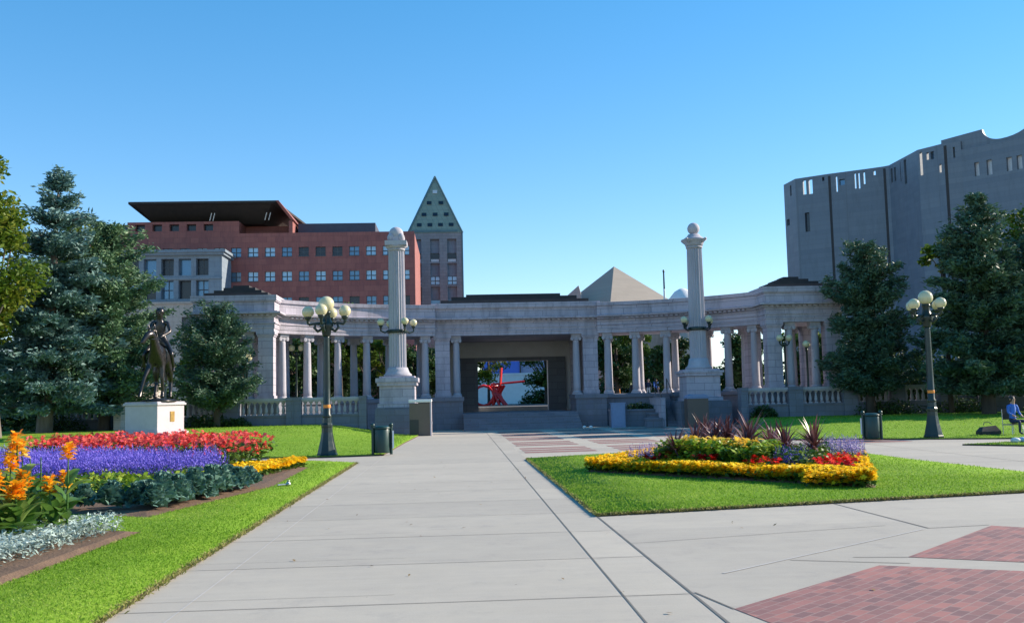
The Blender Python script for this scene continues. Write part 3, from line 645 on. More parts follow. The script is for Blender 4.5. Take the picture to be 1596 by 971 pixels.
# ------------------------------------------------------------------ street lamps and bins
def make_lamp():
    t = thing('street_lamp', '', 'street lamp', (0, 0, 0), 0, 'five-globe park lamps')
    m = MB(); m.lathe([(.36, 0), (.36, .07), (.33, .1), (.31, .2), (.24, .5), (.19, .8), (.185, .95), (.2, 1.0), (.2, 1.06), (.165, 1.12), (.15, 1.3)], 8, smooth=False, rot=PI / 8); m.build('base', 'iron', t, bevel=.012)
    m = MB(); m.lathe([(.155, 1.3), (.16, 1.36), (.125, 1.42), (.115, 2.5), (.1, 4.0), (.1, 4.05)], 24, flute=.08); m.lathe([(.13, 4.05), (.15, 4.12), (.17, 4.3), (.25, 4.42), (.2, 4.5), (.15, 4.62), (.12, 4.78), (.16, 4.84), (.15, 4.9)], 16); m.build('post', 'iron', t)
    for k in range(4):
        a = PI / 4 + k * PI / 2 ; ca, sa = math.cos(a), math.sin(a); P = lambda d, z: (d * ca, d * sa, z)
        ar = MB(); ar.tube([P(.16, 4.3), P(.3, 4.22), P(.42, 4.34), P(.36, 4.5), P(.27, 4.44)], [.05, .055, .05, .04, .03], 7)
        ar.tube([P(.2, 4.5), P(.45, 4.48), P(.58, 4.45), P(.64, 4.52), P(.64, 4.62)], [.045, .04, .045, .05, .06], 7); ar.lathe([(.05, 4.6), (.11, 4.66), (.125, 4.73)], 10, P(.64, 0))
        o = ar.build('arm', 'iron', t); g = MB(); g.ball(P(.64, 4.89), .205, 22); g.build('globe', 'globe', o)
    g = MB(); g.ball((0, 0, 5.15), .265, 24); g.build('globe', 'globe', t)
    m = MB(); m.lathe([(.124, 1.62), (.126, 1.63), (.126, 1.72), (.124, 1.73)], 16); m.build('tag_band', 'orange', t)
    return t
lp = make_lamp(); lp.location = (-4.39, 34.1, .02); lp.rotation_euler.z = R(37); lp['label'] = 'dark five-globe lamp post on the lawn, in front of the sunlit colonnade wing'
dup(lp, None, (17.42, 35.8, .05), R(70), 'dark five-globe lamp post at the lawn edge, in front of the dark pines')
def make_small():
    t = thing('twin_lamp', '', 'street lamp', (0, 0, 0), 0, 'twin-globe lamps on the terrace')
    m = MB(); m.lathe([(.2, 0), (.2, .1), (.12, .5), (.07, .6), (.055, 3.3), (.09, 3.36), (.06, 3.5)], 12); m.build('post', 'iron', t)
    for s in (-1, 1):
        a = MB(); a.tube([(0, 0, 3.35), (s * .18, 0, 3.3), (s * .29, 0, 3.42), (s * .29, 0, 3.56)], [.04, .04, .045, .07], 8); o = a.build('arm', 'iron', t)
        g = MB(); g.ball((s * .29, 0, 3.74), .2, 18); g.build('globe', 'globe', o)
    return t
tl = make_small(); tl.location = (-10.5, 63.0, 1.95); tl.location = (-9.75, 61.5, ZF - .55); tl['label'] = 'slender twin-globe lamp seen between the first sunlit columns of the left wing'
dup(tl, None, (19.15, 57.02, 1.29), R(8), 'slender twin-globe lamp in front of the corner pier of the shaded end pavilion')
dup(tl, None, (20.45, 57.02, .9), R(65), 'slender twin-globe lamp with overlapping globes in the opening of the shaded end pavilion')
dup(tl, None, (-11.75, 56.75, .75), R(85), 'lamp globe showing out of the right side of the small pine')
def make_bin():
    t = thing('litter_bin', '', 'litter bin', (0, 0, 0), 0, 'green litter bins')
    m = MB(); m.lathe([(.26, .05), (.27, .08), (.27, .82), (.25, .86), (.22, .88)], 28, flute=.05); m.build('body', 'bin', t)
    m = MB(); m.lathe([(.285, .86), (.285, .9), (.2, .96), (.19, .955)], 24); m.build('lid', 'bin', t)
    for s in (-1, 1):
        m = MB(); m.tube([(s * .31, 0, -.01), (s * .31, 0, .93)], .05, 10); m.ball((s * .31, 0, .98), .075, 12); m.lathe([(.07, .9), (.07, .93)], 12, (s * .31, 0, 0)); m.build('post', 'bin', t)
    MB().box(.33, .385, -.14, .02, .2, .78).build('placard', 'placard', t)
    return t
bn = make_bin(); bn.location = (-2.55, 34.1, .04); bn.rotation_euler.z = R(12); bn['label'] = 'dark green litter bin with white placard, standing left of the main walk'
dup(bn, None, (15.05, 35.6, .04), R(165), 'dark green litter bin at the lawn edge, left of the right-hand lamp post')
# ------------------------------------------------------------------ buildings behind
WINP = {}
def window(parent, x, y, z, w, h, style, name='window', cross=True, face=0.):
    """glazed window with a cross of glazing bars, centred on (x, z), set back in its opening"""
    key = (round(w, 2), round(h, 2), style, cross, name)
    if key not in WINP:
        m = MB(); m.box(-w / 2, w / 2, 0, .05, -h / 2, h / 2, 0)
        if cross:
            f = .075
            m.box(-f, f, -.05, -.003, -h / 2, h / 2, 1); m.box(-w / 2, -f - .001, -.05, -.003, -f, f, 1); m.box(f + .001, w / 2, -.05, -.003, -f, f, 1)
            for s in (-1, 1): m.box(s * w / 2 - .06, s * w / 2 + .06, -.06, -.004, -h / 2, h / 2, 1)
            m.box(-w / 2 - .08, w / 2 + .08, -.44, -.07, -h / 2 - .02, -h / 2 + .1, 1)
        o = m.build(name, [style, 'frame'], parent); WINP[key] = o
    else: o = WINP[key].copy(); COL.objects.link(o); o.parent = parent
    o.location = Vector((x, y, z)) - parent.location; o.rotation_euler = (0, 0, face)
    return o
lib = thing('brick_building', 'long red building with rows of square windows and flared dark roof canopy', 'building', (-30, 170, 0))
P0, PS = -32.2, 2.685
ys = 160.
rows = [(26.3, range(-7, 10), 1.55), (22.35, range(-1, 10), 1.6), (18.1, range(-2, 10), 1.75), (14.2, range(0, 10), 1.6)]
sty = ['glasssky', 'glasssky', 'glassmid', 'glassdark', 'glassmid', 'glasssky', 'glassmid', 'glasssky', 'glasssky', 'glassmid', 'glassdark']
random.seed(3)
holes = []
for zc, ks, h in rows:
    for k in ks: u = P0 + PS * k + 58.3; holes.append((u - .8, u + .8, zc - h / 2, zc + h / 2))
m = MB(); m.wallgrid((-58.3, ys), (1, 0), 51.9, 1.9, 29.4, holes, .45)
m.box(-58.3, -6.4, 161, 185, 1.9, 29.2); m.build('wall', 'redbrick', lib, True)
rowst = ['bbmmbbmbbmdd mbb'.replace(' ', 'd') + 'bmb', 'mbbbmbmmbbbb', 'mmddmdmmdmmd', 'ddmdmddmmdmd']
km = {'b': 'glasssky', 'm': 'glassmid', 'd': 'glassdark'}
for (zc, ks, h), stn in zip(rows, rowst):
    for i, k in enumerate(ks): window(lib, P0 + PS * k, ys + .36, zc, 1.6, h, km[stn[i % len(stn)]])
up = [P0 + .3 + PS * k + 52 for k in range(-7, -1)]
m = MB(); m.wallgrid((-52, ys - .004), (1, 0), 17.6, 29.4, 31.4, [(u - 2.0 - .75, u - 2.0 + .75, 29.9, 31.0) for u in up], .9)
m.box(-52, -34.4, ys + .9, 185, 29.4, 31.39); m.box(-34.4, -26, 165, 185, 29.2, 31.38); m.box(-26.5, -25.9, ys - .003, 164.99, 29.2, 31.37); m.build('upper_storey', 'redbrick', lib, True)
for q_ in ((-58.4, -52.01, 162, 185, 29.2, 30.9), (-25.5, -12.9, 163, 185, 29.2, 31.4)): MB().box(*q_).build('roof_screen', 'slate', lib, True)
for u in up: window(lib, u - 2.0 - 52, ys + .8, 30.45, 1.5, 1.1, 'glassdark', 'window', False)
m = MB()
zt = 34.2
top = [(-51.1, 157.5), (-28.2, 157.5), (-26.2, 182), (-53, 182)]; bot = [(-48.4, 163), (-31, 163), (-30, 180), (-50, 180)]
m.prism(top, zt - .35, zt)
v = [(x, y, zt - .352) for x, y in [(-50.3, 158.2), (-28.9, 158.2), (-27, 181), (-52, 181)]] + [(x, y, 31.42) for x, y in bot]
m.add(v, [(0, 1, 5, 4), (1, 2, 6, 5), (2, 3, 7, 6), (3, 0, 4, 7), (4, 5, 6, 7)])
m.build('roof_canopy', 'canopy', lib, True)
m = MB(); m.add([(-28.2, 157.45, zt), (-27.7, 157.45, zt), (-25.6, 159.6, 31.4), (-26.1, 159.6, 31.4), (-28.2, 170, zt), (-27.7, 170, zt), (-25.6, 170, 31.4), (-26.1, 170, 31.4)], [(0, 1, 2, 3), (4, 5, 6, 7), (0, 1, 5, 4), (1, 2, 6, 5), (2, 3, 7, 6), (3, 0, 4, 7)])
m.build('roof_fin', 'redbrick', lib, True)
for x in (-38.9, -38.4, -30.2, -29.6): MB().tube([(x, 159.4, 31.4), (x + .35, 159.2, 32.6)], .09, 6).build('strut', 'steel', lib, True)

wg = thing('stone_building', 'blue grey stone building with two tiers of tall openings, before the red building', 'building', (-44, 150, 0))
hs_ = []; cx = [-49.05 + 2.62 * i for i in range(5)]
m = MB()
hs_ = [(c - .95 + 51.8 - 1.6, c + .95 + 51.8 - 1.6, z0, z1) for c in [x + 1.6 for x in cx] for z0, z1 in ((21.9, 24.5), (18.3, 21.15))]
hs_ = [(a, b, c, d) for a, b, c, d in hs_]
m.wallgrid((-51.8, 153.5), (1, 0), 16.2, 17.6, 25.0, hs_, 1.2); m.box(-51.8, -35.66, 154.8, 159.8, 17.6, 24.9)
m.add([(-35.6, 153.5, 17.6), (-35.6, 159.8, 17.6), (-35.6, 159.8, 25), (-35.6, 153.5, 25)], [(0, 1, 2, 3)])
m.box(-51.7, -35.5, 153.3, 153.5 - .003, 21.3, 21.6)
m.build('wall', 'limestone', wg, True)
m = MB(); m.box(-52.2, -35.2, 152.9, 159.8, 25.0, 25.35); m.box(-52.5, -34.9, 152.6, 159.8, 25.352, 25.75); m.build('cornice', 'limestone', wg, True)
for i, c in enumerate(cx):
    for z0, z1 in ((21.9, 24.5), (18.3, 21.15)): window(wg, c + 0.0, 154.55, (z0 + z1) / 2, 1.9, z1 - z0, ('glassmid', 'glassdark')[(i + (z0 > 20)) % 2], 'window', i % 2 == 0)
m = MB(); lo = [(11.2, 13.0, 13.4, 15.4), (11.9, 13.3, 9.9, 11.6), (7.0, 8.8, 13.4, 15.4)]
m.wallgrid((-52.4, 152), (1, 0), 17.3, 1.9, 17.4, lo, .5); m.box(-52.4, -35.1, 152.6, 159.8, 1.9, 17.59); m.box(-52.5, -35.0, 151.8, 152.6, 17.4, 17.7); m.build('lower_wall', 'beige', wg, True)
for a, b, c, d in lo: window(wg, -52.4 + (a + b) / 2, 152.4, (c + d) / 2, b - a, d - c, 'glassdark', 'window', True)

tw = thing('tower_building', 'grey tower topped by a steep pyramid with small square windows', 'tower', (-3.6, 195, 0))
xa, xb, yf = -8.75, 1.6, 190.
bx = [(-8.05, -6.3), (-4.6, -2.85), (-1.35, .45)]
rws = [(28.6, 33.0), (24.1, 28.3), (19.6, 23.8), (15.1, 19.3)]
m = MB(); m.wallgrid((xa, yf), (1, 0), xb - xa, 1.9, 34.2, [(a - xa, b - xa, c, d) for a, b in bx for c, d in rws], 1.0); m.box(xa, xb, yf + 1, yf + 10.3, 1.9, 34.19); m.box(xa, xa + .01, yf, yf + 1, 1.9, 34.2); m.box(xb - .01, xb, yf, yf + 1, 1.9, 34.2); m.build('wall', 'towerstone', tw, True)
for j, (c, d) in enumerate(rws):
    for i, (a, b) in enumerate(bx):
        MB().box(a, b, yf + .75, yf + .95, c + 1.75, d).build('spandrel', 'limestone', tw, True)
        window(tw, (a + b) / 2, yf + .8, c + .85, b - a, 1.6, ('palewin' if j == 0 and False else ('glassdark', 'glasssky', 'glassmid', 'glassdark')[j]), 'window', j == 1)
        if j == 0: MB().box(a + .1, b - .1, yf + .5, yf + .6, c + .02, c + .55).build('parapet_rail', 'palewin', tw, True)
for x in (xa - .12, xb - .12): MB().box(x, x + .24, yf - .1, yf - .003, 1.9, 34.2).build('edge_strip', 'verdigris', tw, True)
ax, az, py = (xa + xb) / 2, 46.3, yf + 5.15
slope = lambda z: (az - z) / (az - 34.2)
F_ = lambda x, z, d=0: (x, yf + (1 - slope(z)) * 5.15 - d, z)
m = MB(); b4 = [(xa - .1, yf - .1, 34.2), (xb + .1, yf - .1, 34.2), (xb + .1, yf + 10.4, 34.2), (xa - .1, yf + 10.4, 34.2)]
m.add(b4 + [(ax, py, az)], [(0, 1, 4), (1, 2, 4), (2, 3, 4), (3, 0, 4), (3, 2, 1, 0)]); sp = m.build('spire', 'pyramid', tw, True)
m = MB()
for a, b in ((b4[0], (ax, py, az)), (b4[1], (ax, py, az))): m.tube([(a[0], a[1] - .05, a[2]), (b[0], b[1] - .05, b[2] + .1)], .2, 4)
m.box(xa + .7, xb - .9, yf - .16, yf - .103, 34.35, 34.75); m.build('ridge_trim', 'verdigris', sp); 
for o in (sp.children): o.location = -Vector(tw.location)
for z, n, stp in ((43.0, 1, 0), (40.6, 2, 2.3), (38.1, 3, 2.15), (35.9, 4, 2.05)):
    for i in range(n):
        x = ax + (i - (n - 1) / 2) * stp; q = MB(); q.add([F_(x - .45, z - .35, .2), F_(x + .45, z - .35, .2), F_(x + .45, z + .35, .2), F_(x - .45, z + .35, .2), F_(x - .45, z - .35, -.2), F_(x + .45, z - .35, -.2), F_(x + .45, z + .35, -.2), F_(x - .45, z + .35, -.2)], [(0, 1, 2, 3), (0, 1, 5, 4), (1, 2, 6, 5), (2, 3, 7, 6), (3, 0, 4, 7)])
        q.build('spire_window', 'palewin' if n == 1 else 'glassdark', tw, True)

pr_ = thing('pyramid_building', 'low tan metal pyramid roof rising behind the colonnade', 'building', (28, 175, 0))
m = MB(); apex = (28.6, 176, 25.3); bs = [(18.2, 178, 17.6), (26.4, 168, 17.2), (40.8, 174, 17.2), (34, 190, 17)]
m.add(bs + [apex], [(0, 1, 4), (1, 2, 4), (2, 3, 4), (3, 0, 4)]); m.build('roof', 'tan', pr_, True)
m = MB(); m.add([(19.2, 174, 17.6), (22.2, 171, 17.3), (21.7, 173, 21.6), (19.6, 175.5, 19.8)], [(0, 1, 2, 3)]); m.tube([(21.7, 172.95, 21.5), (22.4, 171, 17.3)], .12, 5); m.build('gable', 'beige', pr_, True)
m = MB(); m.prism([(p[0], p[1]) for p in bs], 1.9, 17.0); m.build('wall', 'beige', pr_, True)
t = thing('white_dome', 'small white domed roof peeking out behind the colonnade beside the tall column', 'dome', (39.5, 170, 0))
m = MB(); m.lathe([(3.2, 14), (3.1, 17), (2.5, 18.6), (1.4, 19.9), (.5, 20.4), (.05, 20.5)], 24); m.build('shell', 'white', t); MB().lathe([(3.1, 1.9), (3.1, 14)], 24).build('drum', 'beige', t)
t = thing('flagpole', 'thin dark pole rising above the right wing of the colonnade', 'pole', (33.4, 158, 0)); t.location = (29.9, 140, 1.9)
MB().lathe([(.16, 0), (.14, 15), (.12, 15.2)], 10).build('lower_pole', 'white', t); MB().lathe([(.12, 15.2), (.1, 17.6), (.16, 17.7), (.14, 17.95), (.02, 18)], 10).build('upper_pole', 'iron', t)

# museum: faceted tower walls of grey tile with slit windows, some open to the sky at the parapet
mu = thing('grey_museum', 'tall grey faceted building with slit windows and notched parapet, behind the right-hand trees', 'building', (60, 125, 0))
PV = [(46.35, 135.2), (46.67, 131.4), (50.17, 128.6), (54.36, 125.8), (56.0, 124.6), (56.51, 124.0), (56.57, 116.0), (58.28, 113.0), (59.78, 111.8), (66.5, 103.2)]
RM = lambda x, y: None
FW = 1550.
def camray(px, py):
    Mx = cam.matrix_world.to_3x3(); return Mx @ Vector(((px - 798) / FW, -(py - 485.5) / FW, -1))
def onfacet(i, px, py):
    """wall coordinates (u, z) on facet i seen in a given direction; used once to survey the slit positions"""
    a, b = Vector(PV[i]), Vector(PV[i + 1]); d = camray(px, py); U = (b - a).normalized(); N = Vector((-U.y, U.x))
    t = a.dot(N) / (d.x * N.x + d.y * N.y); p = Vector((d.x * t, d.y * t)); return (p - a).dot(U), 1.75 + d.z * t
SL = {0: [((1231, 290, 1234, 305), 'd'), ((1226, 343, 1231, 351), 'd')], 1: [((1251, 280, 1257, 303), 'o'), ((1260, 279, 1267, 302), 'o'), ((1281, 273, 1285, 281), 'd'), ((1254, 332, 1263, 361), 'd'), ((1237, 374, 1241, 399), 'd')],
      2: [((1302, 275, 1306, 299), 'o'), ((1308, 280, 1317, 288), 'm'), ((1331, 270, 1335, 294), 'o'), ((1337, 269, 1341, 294), 'o'), ((1345, 268, 1349, 287), 'o'), ((1326, 303, 1329, 343), 'd'), ((1338, 321, 1341, 367), 'd')],
      3: [((1361, 266, 1365, 273), 'o'), ((1363, 285, 1366, 306), 'd'), ((1365, 330, 1368, 357), 'd'), ((1367, 358, 1370, 385), 'm')],
      5: [((1388, 264, 1392, 284), 'd'), ((1393, 262, 1397, 282), 'd'), ((1402, 250, 1405, 283), 'd'), ((1408, 247, 1414, 286), 'd')], 
      6: [((1433, 236, 1439, 273), 'o'), ((1444, 238, 1448, 249), 'o'), ((1450, 237, 1456, 248), 'm'), ((1464, 256, 1468, 270), 'o')], 7: [((1485, 230, 1489, 246), 'd'), ((1490, 280, 1493, 305), 'd')],
      8: [((1518, 254, 1527, 274), 'p'), ((1537, 250, 1547, 272), 'p'), ((1568, 246, 1578, 266), 'p'), ((1584, 243, 1594, 263), 'p')]}  # p: pale panels, brightness of sunlit openings put into their colour
m = MB(); ZT = 31.0; notch = []; wins = []
for i in range(len(PV) - 1):
    a, b = Vector(PV[i]), Vector(PV[i + 1]); L = (b - a).length; U = (b - a) / L; hl = []
    for (x0, y0, x1, y1), kd in SL.get(i, []):
        u0, z1 = onfacet(i, x0, y0); u1, z0 = onfacet(i, x1, y1); u0, u1 = max(.1, min(u0, u1)), min(L - .1, max(u0, u1)); z1 = min(z1, ZT - .35); z0 = min(z0, z1 - .5)
        if u1 - u0 < .15: continue
        if kd == 'o': z0 = max(z0, 27.6)
        hl.append((u0, u1, z0, z1)); wins.append((i, u0, u1, z0, z1, kd, a, U))
    zt = ZT if i < 8 else 29.9
    m.wallgrid(tuple(a), tuple(U), L, 1.9, zt, hl, .5, inward=(-U.y, U.x))
q = [(a, ) for a in PV]
inn = [(x + .55, y + .75) for x, y in PV]
for i in range(len(PV) - 1):
    zt = ZT if i < 8 else 29.9
    m.add([(*PV[i], zt), (*PV[i + 1], zt), (*inn[i + 1], zt), (*inn[i], zt)], [(0, 1, 2, 3)])
m.prism(inn + [(80, 103.5), (80, 150), (56, 150)], 1.9, 27.4)
m.build('wall', 'museum', mu, True)
for (i, u0, u1, z0, z1, kd, a, U) in wins:
    if kd == 'o': continue
    p = a + U * (u0 + u1) / 2 + Vector((-U.y, U.x)) * .42
    w_ = MB(); w_.box(-(u1 - u0) / 2, (u1 - u0) / 2, 0, .05, -(z1 - z0) / 2, (z1 - z0) / 2); o = w_.build('slit_window', {'d': 'glassdark', 'm': 'glassmid', 'p': 'palewin'}[kd], mu)
    o.location = Vector((p.x, p.y, (z0 + z1) / 2)) - mu.location; o.rotation_euler = (0, 0, math.atan2(U.y, U.x))
# dark strips on the wall, painted as the shade of deep vertical slots
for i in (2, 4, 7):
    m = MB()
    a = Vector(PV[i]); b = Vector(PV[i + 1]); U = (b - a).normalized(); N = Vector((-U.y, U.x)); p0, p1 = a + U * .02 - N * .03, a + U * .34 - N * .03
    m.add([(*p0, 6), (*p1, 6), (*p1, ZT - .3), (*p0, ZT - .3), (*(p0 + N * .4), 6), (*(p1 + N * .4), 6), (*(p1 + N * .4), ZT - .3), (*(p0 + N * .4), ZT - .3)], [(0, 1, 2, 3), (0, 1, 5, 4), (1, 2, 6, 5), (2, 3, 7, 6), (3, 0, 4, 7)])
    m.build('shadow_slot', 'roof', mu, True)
# scalloped screen above the right-hand facets
a, b = Vector((58.4, 113.7)), Vector((66.9, 104.0)); U = (b - a).normalized(); L = (b - a).length; N = Vector((-U.y, U.x)); pts = [(0, 29), (0, 31.55)]
u_e, z_e = 4.75, 31.9
pts += [(u_e, z_e)]
for k in range(1, 11):
    an = PI * (k / 10) ; pts.append((u_e + 2.0 - 2.0 * math.cos(an * .5 + 0), z_e - 1.5 * math.sin(an * .5)))
for k in range(1, 9): pts.append((u_e + 2.0 + 3.5 * math.sin(k / 8 * PI / 2), z_e - 1.5 + 1.9 * (1 - math.cos(k / 8 * PI / 2))))
pts.append((pts[-1][0], 29))
m = MB(); n = len(pts); v = []
for d in (0, .6):
    for u, z in pts: p = a + U * u + N * d; v.append((p.x, p.y, z))
m.add(v, [tuple(range(n)), tuple(range(n, 2 * n))[::-1]] + [(i, (i + 1) % n, n + (i + 1) % n, n + i) for i in range(n)]); m.build('parapet', 'museum', mu, True)

# things seen through the stage opening
t = thing('blue_hall', 'blue and grey clad building seen through the stage opening, above the white wall', 'building', (6, 150, 0))
MB().box(4.0, 9.5, 148, 156, 1.28, 13).build('blue_wall', 'blue', t, True); MB().box(9.5, 19, 148.5, 156, 1.28, 12).build('grey_wall', 'bluegrey', t, True)
for x in (9.5, 13.2): MB().tube([(x, 147.8, 1.9), (x, 147.8, 12)], .1, 5).build('mast', 'iron', t, True)
m = MB(); m.box(1.5, 16, 128, 128.5, 1.28, 5.0); m.box(1.4, 16.1, 127.9, 128.6, 5.0, 5.25); tag(m.build('white_wall', 'white'), 'pale wall behind the red sculpture, seen through the stage opening', 'wall')
t = thing('red_sculpture', 'bright red sculpture of tangled beams seen through the stage opening', 'sculpture', (3.9, 96, 1.32))
def beam(mb, a, b, w): mb.tube([a, b], w, 4, smooth=False)
m = MB()
for i in range(9):
    an = R(i * 40); beam(m, (.9 * math.cos(an), .3 * math.sin(an), 0), (-.75 * math.cos(an + .8), .3, 1.9), .13)
m.build('tripod_beams', 'sculpt', t)
m = MB(); pts = [(-1.3 + .95 * math.cos(R(k * 30)), .1 * math.sin(k), .95 + .95 * math.sin(R(k * 30))) for k in range(13)]; m.tube(pts, .14, 5, cap=False); beam(m, (-2.1, 0, .2), (-2.1, 0, 1.8), .12); m.build('hoop', 'sculpt', t)
m = MB(); beam(m, (.3, 0, 1.9), (.45, 0, 3.6), .13); beam(m, (-.6, 0, 2.0), (2.7, .2, 2.25), .1); m.build('mast_beam', 'sculpt', t)
# ------------------------------------------------------------------ trees
LEAF = np.array([(0, -.5, 0), (.32, -.05, .05), (0, .55, 0), (-.32, -.05, .05)]); LEAFF = [(0, 1, 2, 3)]
def deciduous(label, x, y, z, h, rad, trunk_r, base, n=9000, size=.3, mat='leaf', bark='bark', seed=1, clumps=46, group=None, lean=(0, 0), squash=1.):
    rs = np.random.default_rng(seed)
    t = thing('leafy_tree', label, 'tree', (x, y, z), 0, group)
    cz = (h + base) / 2; hz = (h - base) / 2
    d = rs.normal(size=(clumps, 3)); d /= np.linalg.norm(d, axis=1)[:, None]
    C = d * rs.uniform(.35, 1, (clumps, 1)) ** .6 * np.array([rad * .85, rad * .85 * squash, hz * .85]) + [lean[0], lean[1], cz]
    m = MB(); tip = h * .75
    m.tube([(0, 0, -.1), (lean[0] * .1, lean[1] * .1, base * .6), (lean[0] * .5, lean[1] * .5, cz), (lean[0], lean[1], tip)], [trunk_r * 1.25, trunk_r, trunk_r * .65, .05], 9)
    for c in C[::2]:
        f = rs.uniform(.3, .75); s = np.array([lean[0] * f, lean[1] * f, base * .7 + (c[2] - base * .7) * f * .7]); mid = (s + c) / 2 + rs.normal(0, .15, 3)
        m.tube([s, mid, c], [trunk_r * .35, trunk_r * .22, .03], 5, cap=False)
    m.build('trunk', bark, t)
    per = n // clumps; rc = rad * .34
    P = np.repeat(C, per, 0); cr = np.repeat(rs.uniform(.6, 1.25, clumps), per)
    off = rs.normal(size=(len(P), 3)); off /= np.linalg.norm(off, axis=1)[:, None]; off *= (rs.random((len(P), 1)) ** .45) * rc * cr[:, None] * [1, 1, .75]
    P = P + off; var = np.clip(np.repeat(rs.uniform(.1, .8, clumps), per) + rs.normal(0, .22, len(P)), 0, 1)
    V, F, v = scatter(LEAF, LEAFF, P, size * rs.uniform(.6, 1.25, len(P)), 1.0, var)
    o = np_mesh('crown', V, F, mat, v, parent=t); return t
def conifer(label, x, y, z, h, rad, base, mat, seed=1, levels=20, per=7, trunk_r=.22, power=.9, droop=.25, lean=(0, 0), bark='bark', group=None, size=.36, n=26000, wild=.3, full=.35, up=.3):
    """trunk, whorls of boughs of uneven length, and tufts of needles massed along each bough"""
    rs = np.random.default_rng(seed)
    t = thing('conifer_tree', label, 'tree', (x, y, z), 0, group)
    m = MB(); m.tube([(0, 0, -.1), (lean[0] * .4, lean[1] * .4, h * .4), (*lean, h * .97)], [trunk_r * 1.3, trunk_r * .8, .03], 9)
    tufts = []
    for i in range(levels):
        f = min(max((i + rs.uniform(-.35, .35)) / levels, 0), .985); zz = base + (h - base) * f
        env = rad * max((1 - f), .02) ** power * min(1, full + f * 3.5)
        cx, cy = lean[0] * zz / h, lean[1] * zz / h; a0 = rs.uniform(0, 2 * PI); kk = per if f < .8 else 5
        for k in range(kk):
            az = a0 + 2 * PI * k / kk + rs.normal(0, .25); L = max(.25, env * (1 + wild * rs.normal())); L = min(L, env * 1.35 + .2); bv = rs.normal(0, .12)
            pts = []
            nseg = max(3, int(L / .3))
            for j in range(nseg + 1):
                q = j / nseg; r = L * q
                pts.append(np.array((cx + math.cos(az) * r, cy + math.sin(az) * r, zz + r * up * (1 + f) - droop * L * (q ** 1.4) + .10 * L * q ** 3)))
            m.tube([pts[0], pts[len(pts) // 2], pts[-1]], [.05, .035, .012], 4, cap=False)
            for j in range(1, nseg + 1):
                q = j / nseg
                if q < .18: continue
                w = .10 + .45 * L * q * (1.18 - q) * .9
                for s in range(max(2, int(w / .13))):
                    sd_ = rs.uniform(-1, 1); pr = pts[j] + np.array((-math.sin(az) * sd_ * w - math.cos(az) * abs(sd_) * w * .4, math.cos(az) * sd_ * w - math.sin(az) * abs(sd_) * w * .4, -abs(sd_) * w * .25 + rs.normal(0, .05)))
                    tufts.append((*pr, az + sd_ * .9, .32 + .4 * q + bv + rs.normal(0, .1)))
    for k in range(int(levels * .5)): tufts.append((lean[0] + rs.normal(0, .07), lean[1] + rs.normal(0, .07), h - .9 * rs.random() , rs.uniform(0, 6.28), .7))
    Tf = np.array(tufts); per_t = max(4, n // len(Tf)); Q = np.repeat(Tf, per_t, 0)
    P = Q[:, :3] + rs.normal(size=(len(Q), 3)) * [.15, .15, .12]
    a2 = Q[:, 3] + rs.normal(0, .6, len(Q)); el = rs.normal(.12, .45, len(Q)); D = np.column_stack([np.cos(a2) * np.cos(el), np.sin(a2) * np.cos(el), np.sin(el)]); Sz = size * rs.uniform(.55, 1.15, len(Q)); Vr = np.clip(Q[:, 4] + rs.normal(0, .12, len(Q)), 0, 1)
    B = rs.normal(size=P.shape); B -= D * (B * D).sum(1)[:, None]; B /= np.linalg.norm(B, axis=1)[:, None]
    w = Sz[:, None] * .16; V = np.stack([P - D * Sz[:, None] * .5, P + B * w, P + D * Sz[:, None] * .5, P - B * w], 1).reshape(-1, 3); F = np.arange(len(P) * 4).reshape(-1, 4)
    m.build('trunk', bark, t)
    np_mesh('crown', V, F, mat, Vr, parent=t); return t
def shrub(label, x, y, z, rx, ry, h, n=1800, size=.13, mat='shrub', seed=1, group=None):
    rs = np.random.default_rng(seed); d = rs.normal(size=(n, 3)); d /= np.linalg.norm(d, axis=1)[:, None]; d[:, 2] = np.abs(d[:, 2])
    bump = 1 + .18 * np.sin(d[:, 0] * 7 + seed) * np.cos(d[:, 1] * 6)
    P = d * (rs.random((n, 1)) ** .35) * bump[:, None] * [rx, ry, h]; V, F, v = scatter(LEAF, LEAFF, P, size * rs.uniform(.6, 1.3, n), 1., np.clip(rs.normal(.45, .25, n), 0, 1))
    t = thing('shrub', label, 'shrub', (x, y, z), 0, group); np_mesh('foliage', V, F, mat, v, parent=t)
    m = MB()
    for k in range(7): a = k * .9 + seed; m.tube([(0, 0, -.05), (.25 * rx * math.cos(a), .25 * ry * math.sin(a), h * .4), (.6 * rx * math.cos(a), .6 * ry * math.sin(a), h * .75)], [.03, .022, .008], 5, cap=False)
    m.build('stems', 'bark', t); return t
hz = lambda x, y: float(hill(x, y))
BG, SG = 'big conifers beside the lawns', 'small pines before the colonnade'
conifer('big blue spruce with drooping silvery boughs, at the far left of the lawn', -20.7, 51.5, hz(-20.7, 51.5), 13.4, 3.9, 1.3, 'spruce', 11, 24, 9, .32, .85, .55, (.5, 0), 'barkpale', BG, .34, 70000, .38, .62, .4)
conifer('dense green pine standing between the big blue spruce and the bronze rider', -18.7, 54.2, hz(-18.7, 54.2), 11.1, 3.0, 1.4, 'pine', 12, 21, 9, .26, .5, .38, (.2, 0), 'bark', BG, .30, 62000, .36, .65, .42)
conifer('small bushy pine in front of the left end pavilion', -12.85, 54.4, hz(-12.85, 54.4), 6.4, 2.05, 1.0, 'dark', 13, 13, 9, .15, .45, .2, (0, 0), 'bark', SG, .24, 36000, .42, .85, .4)
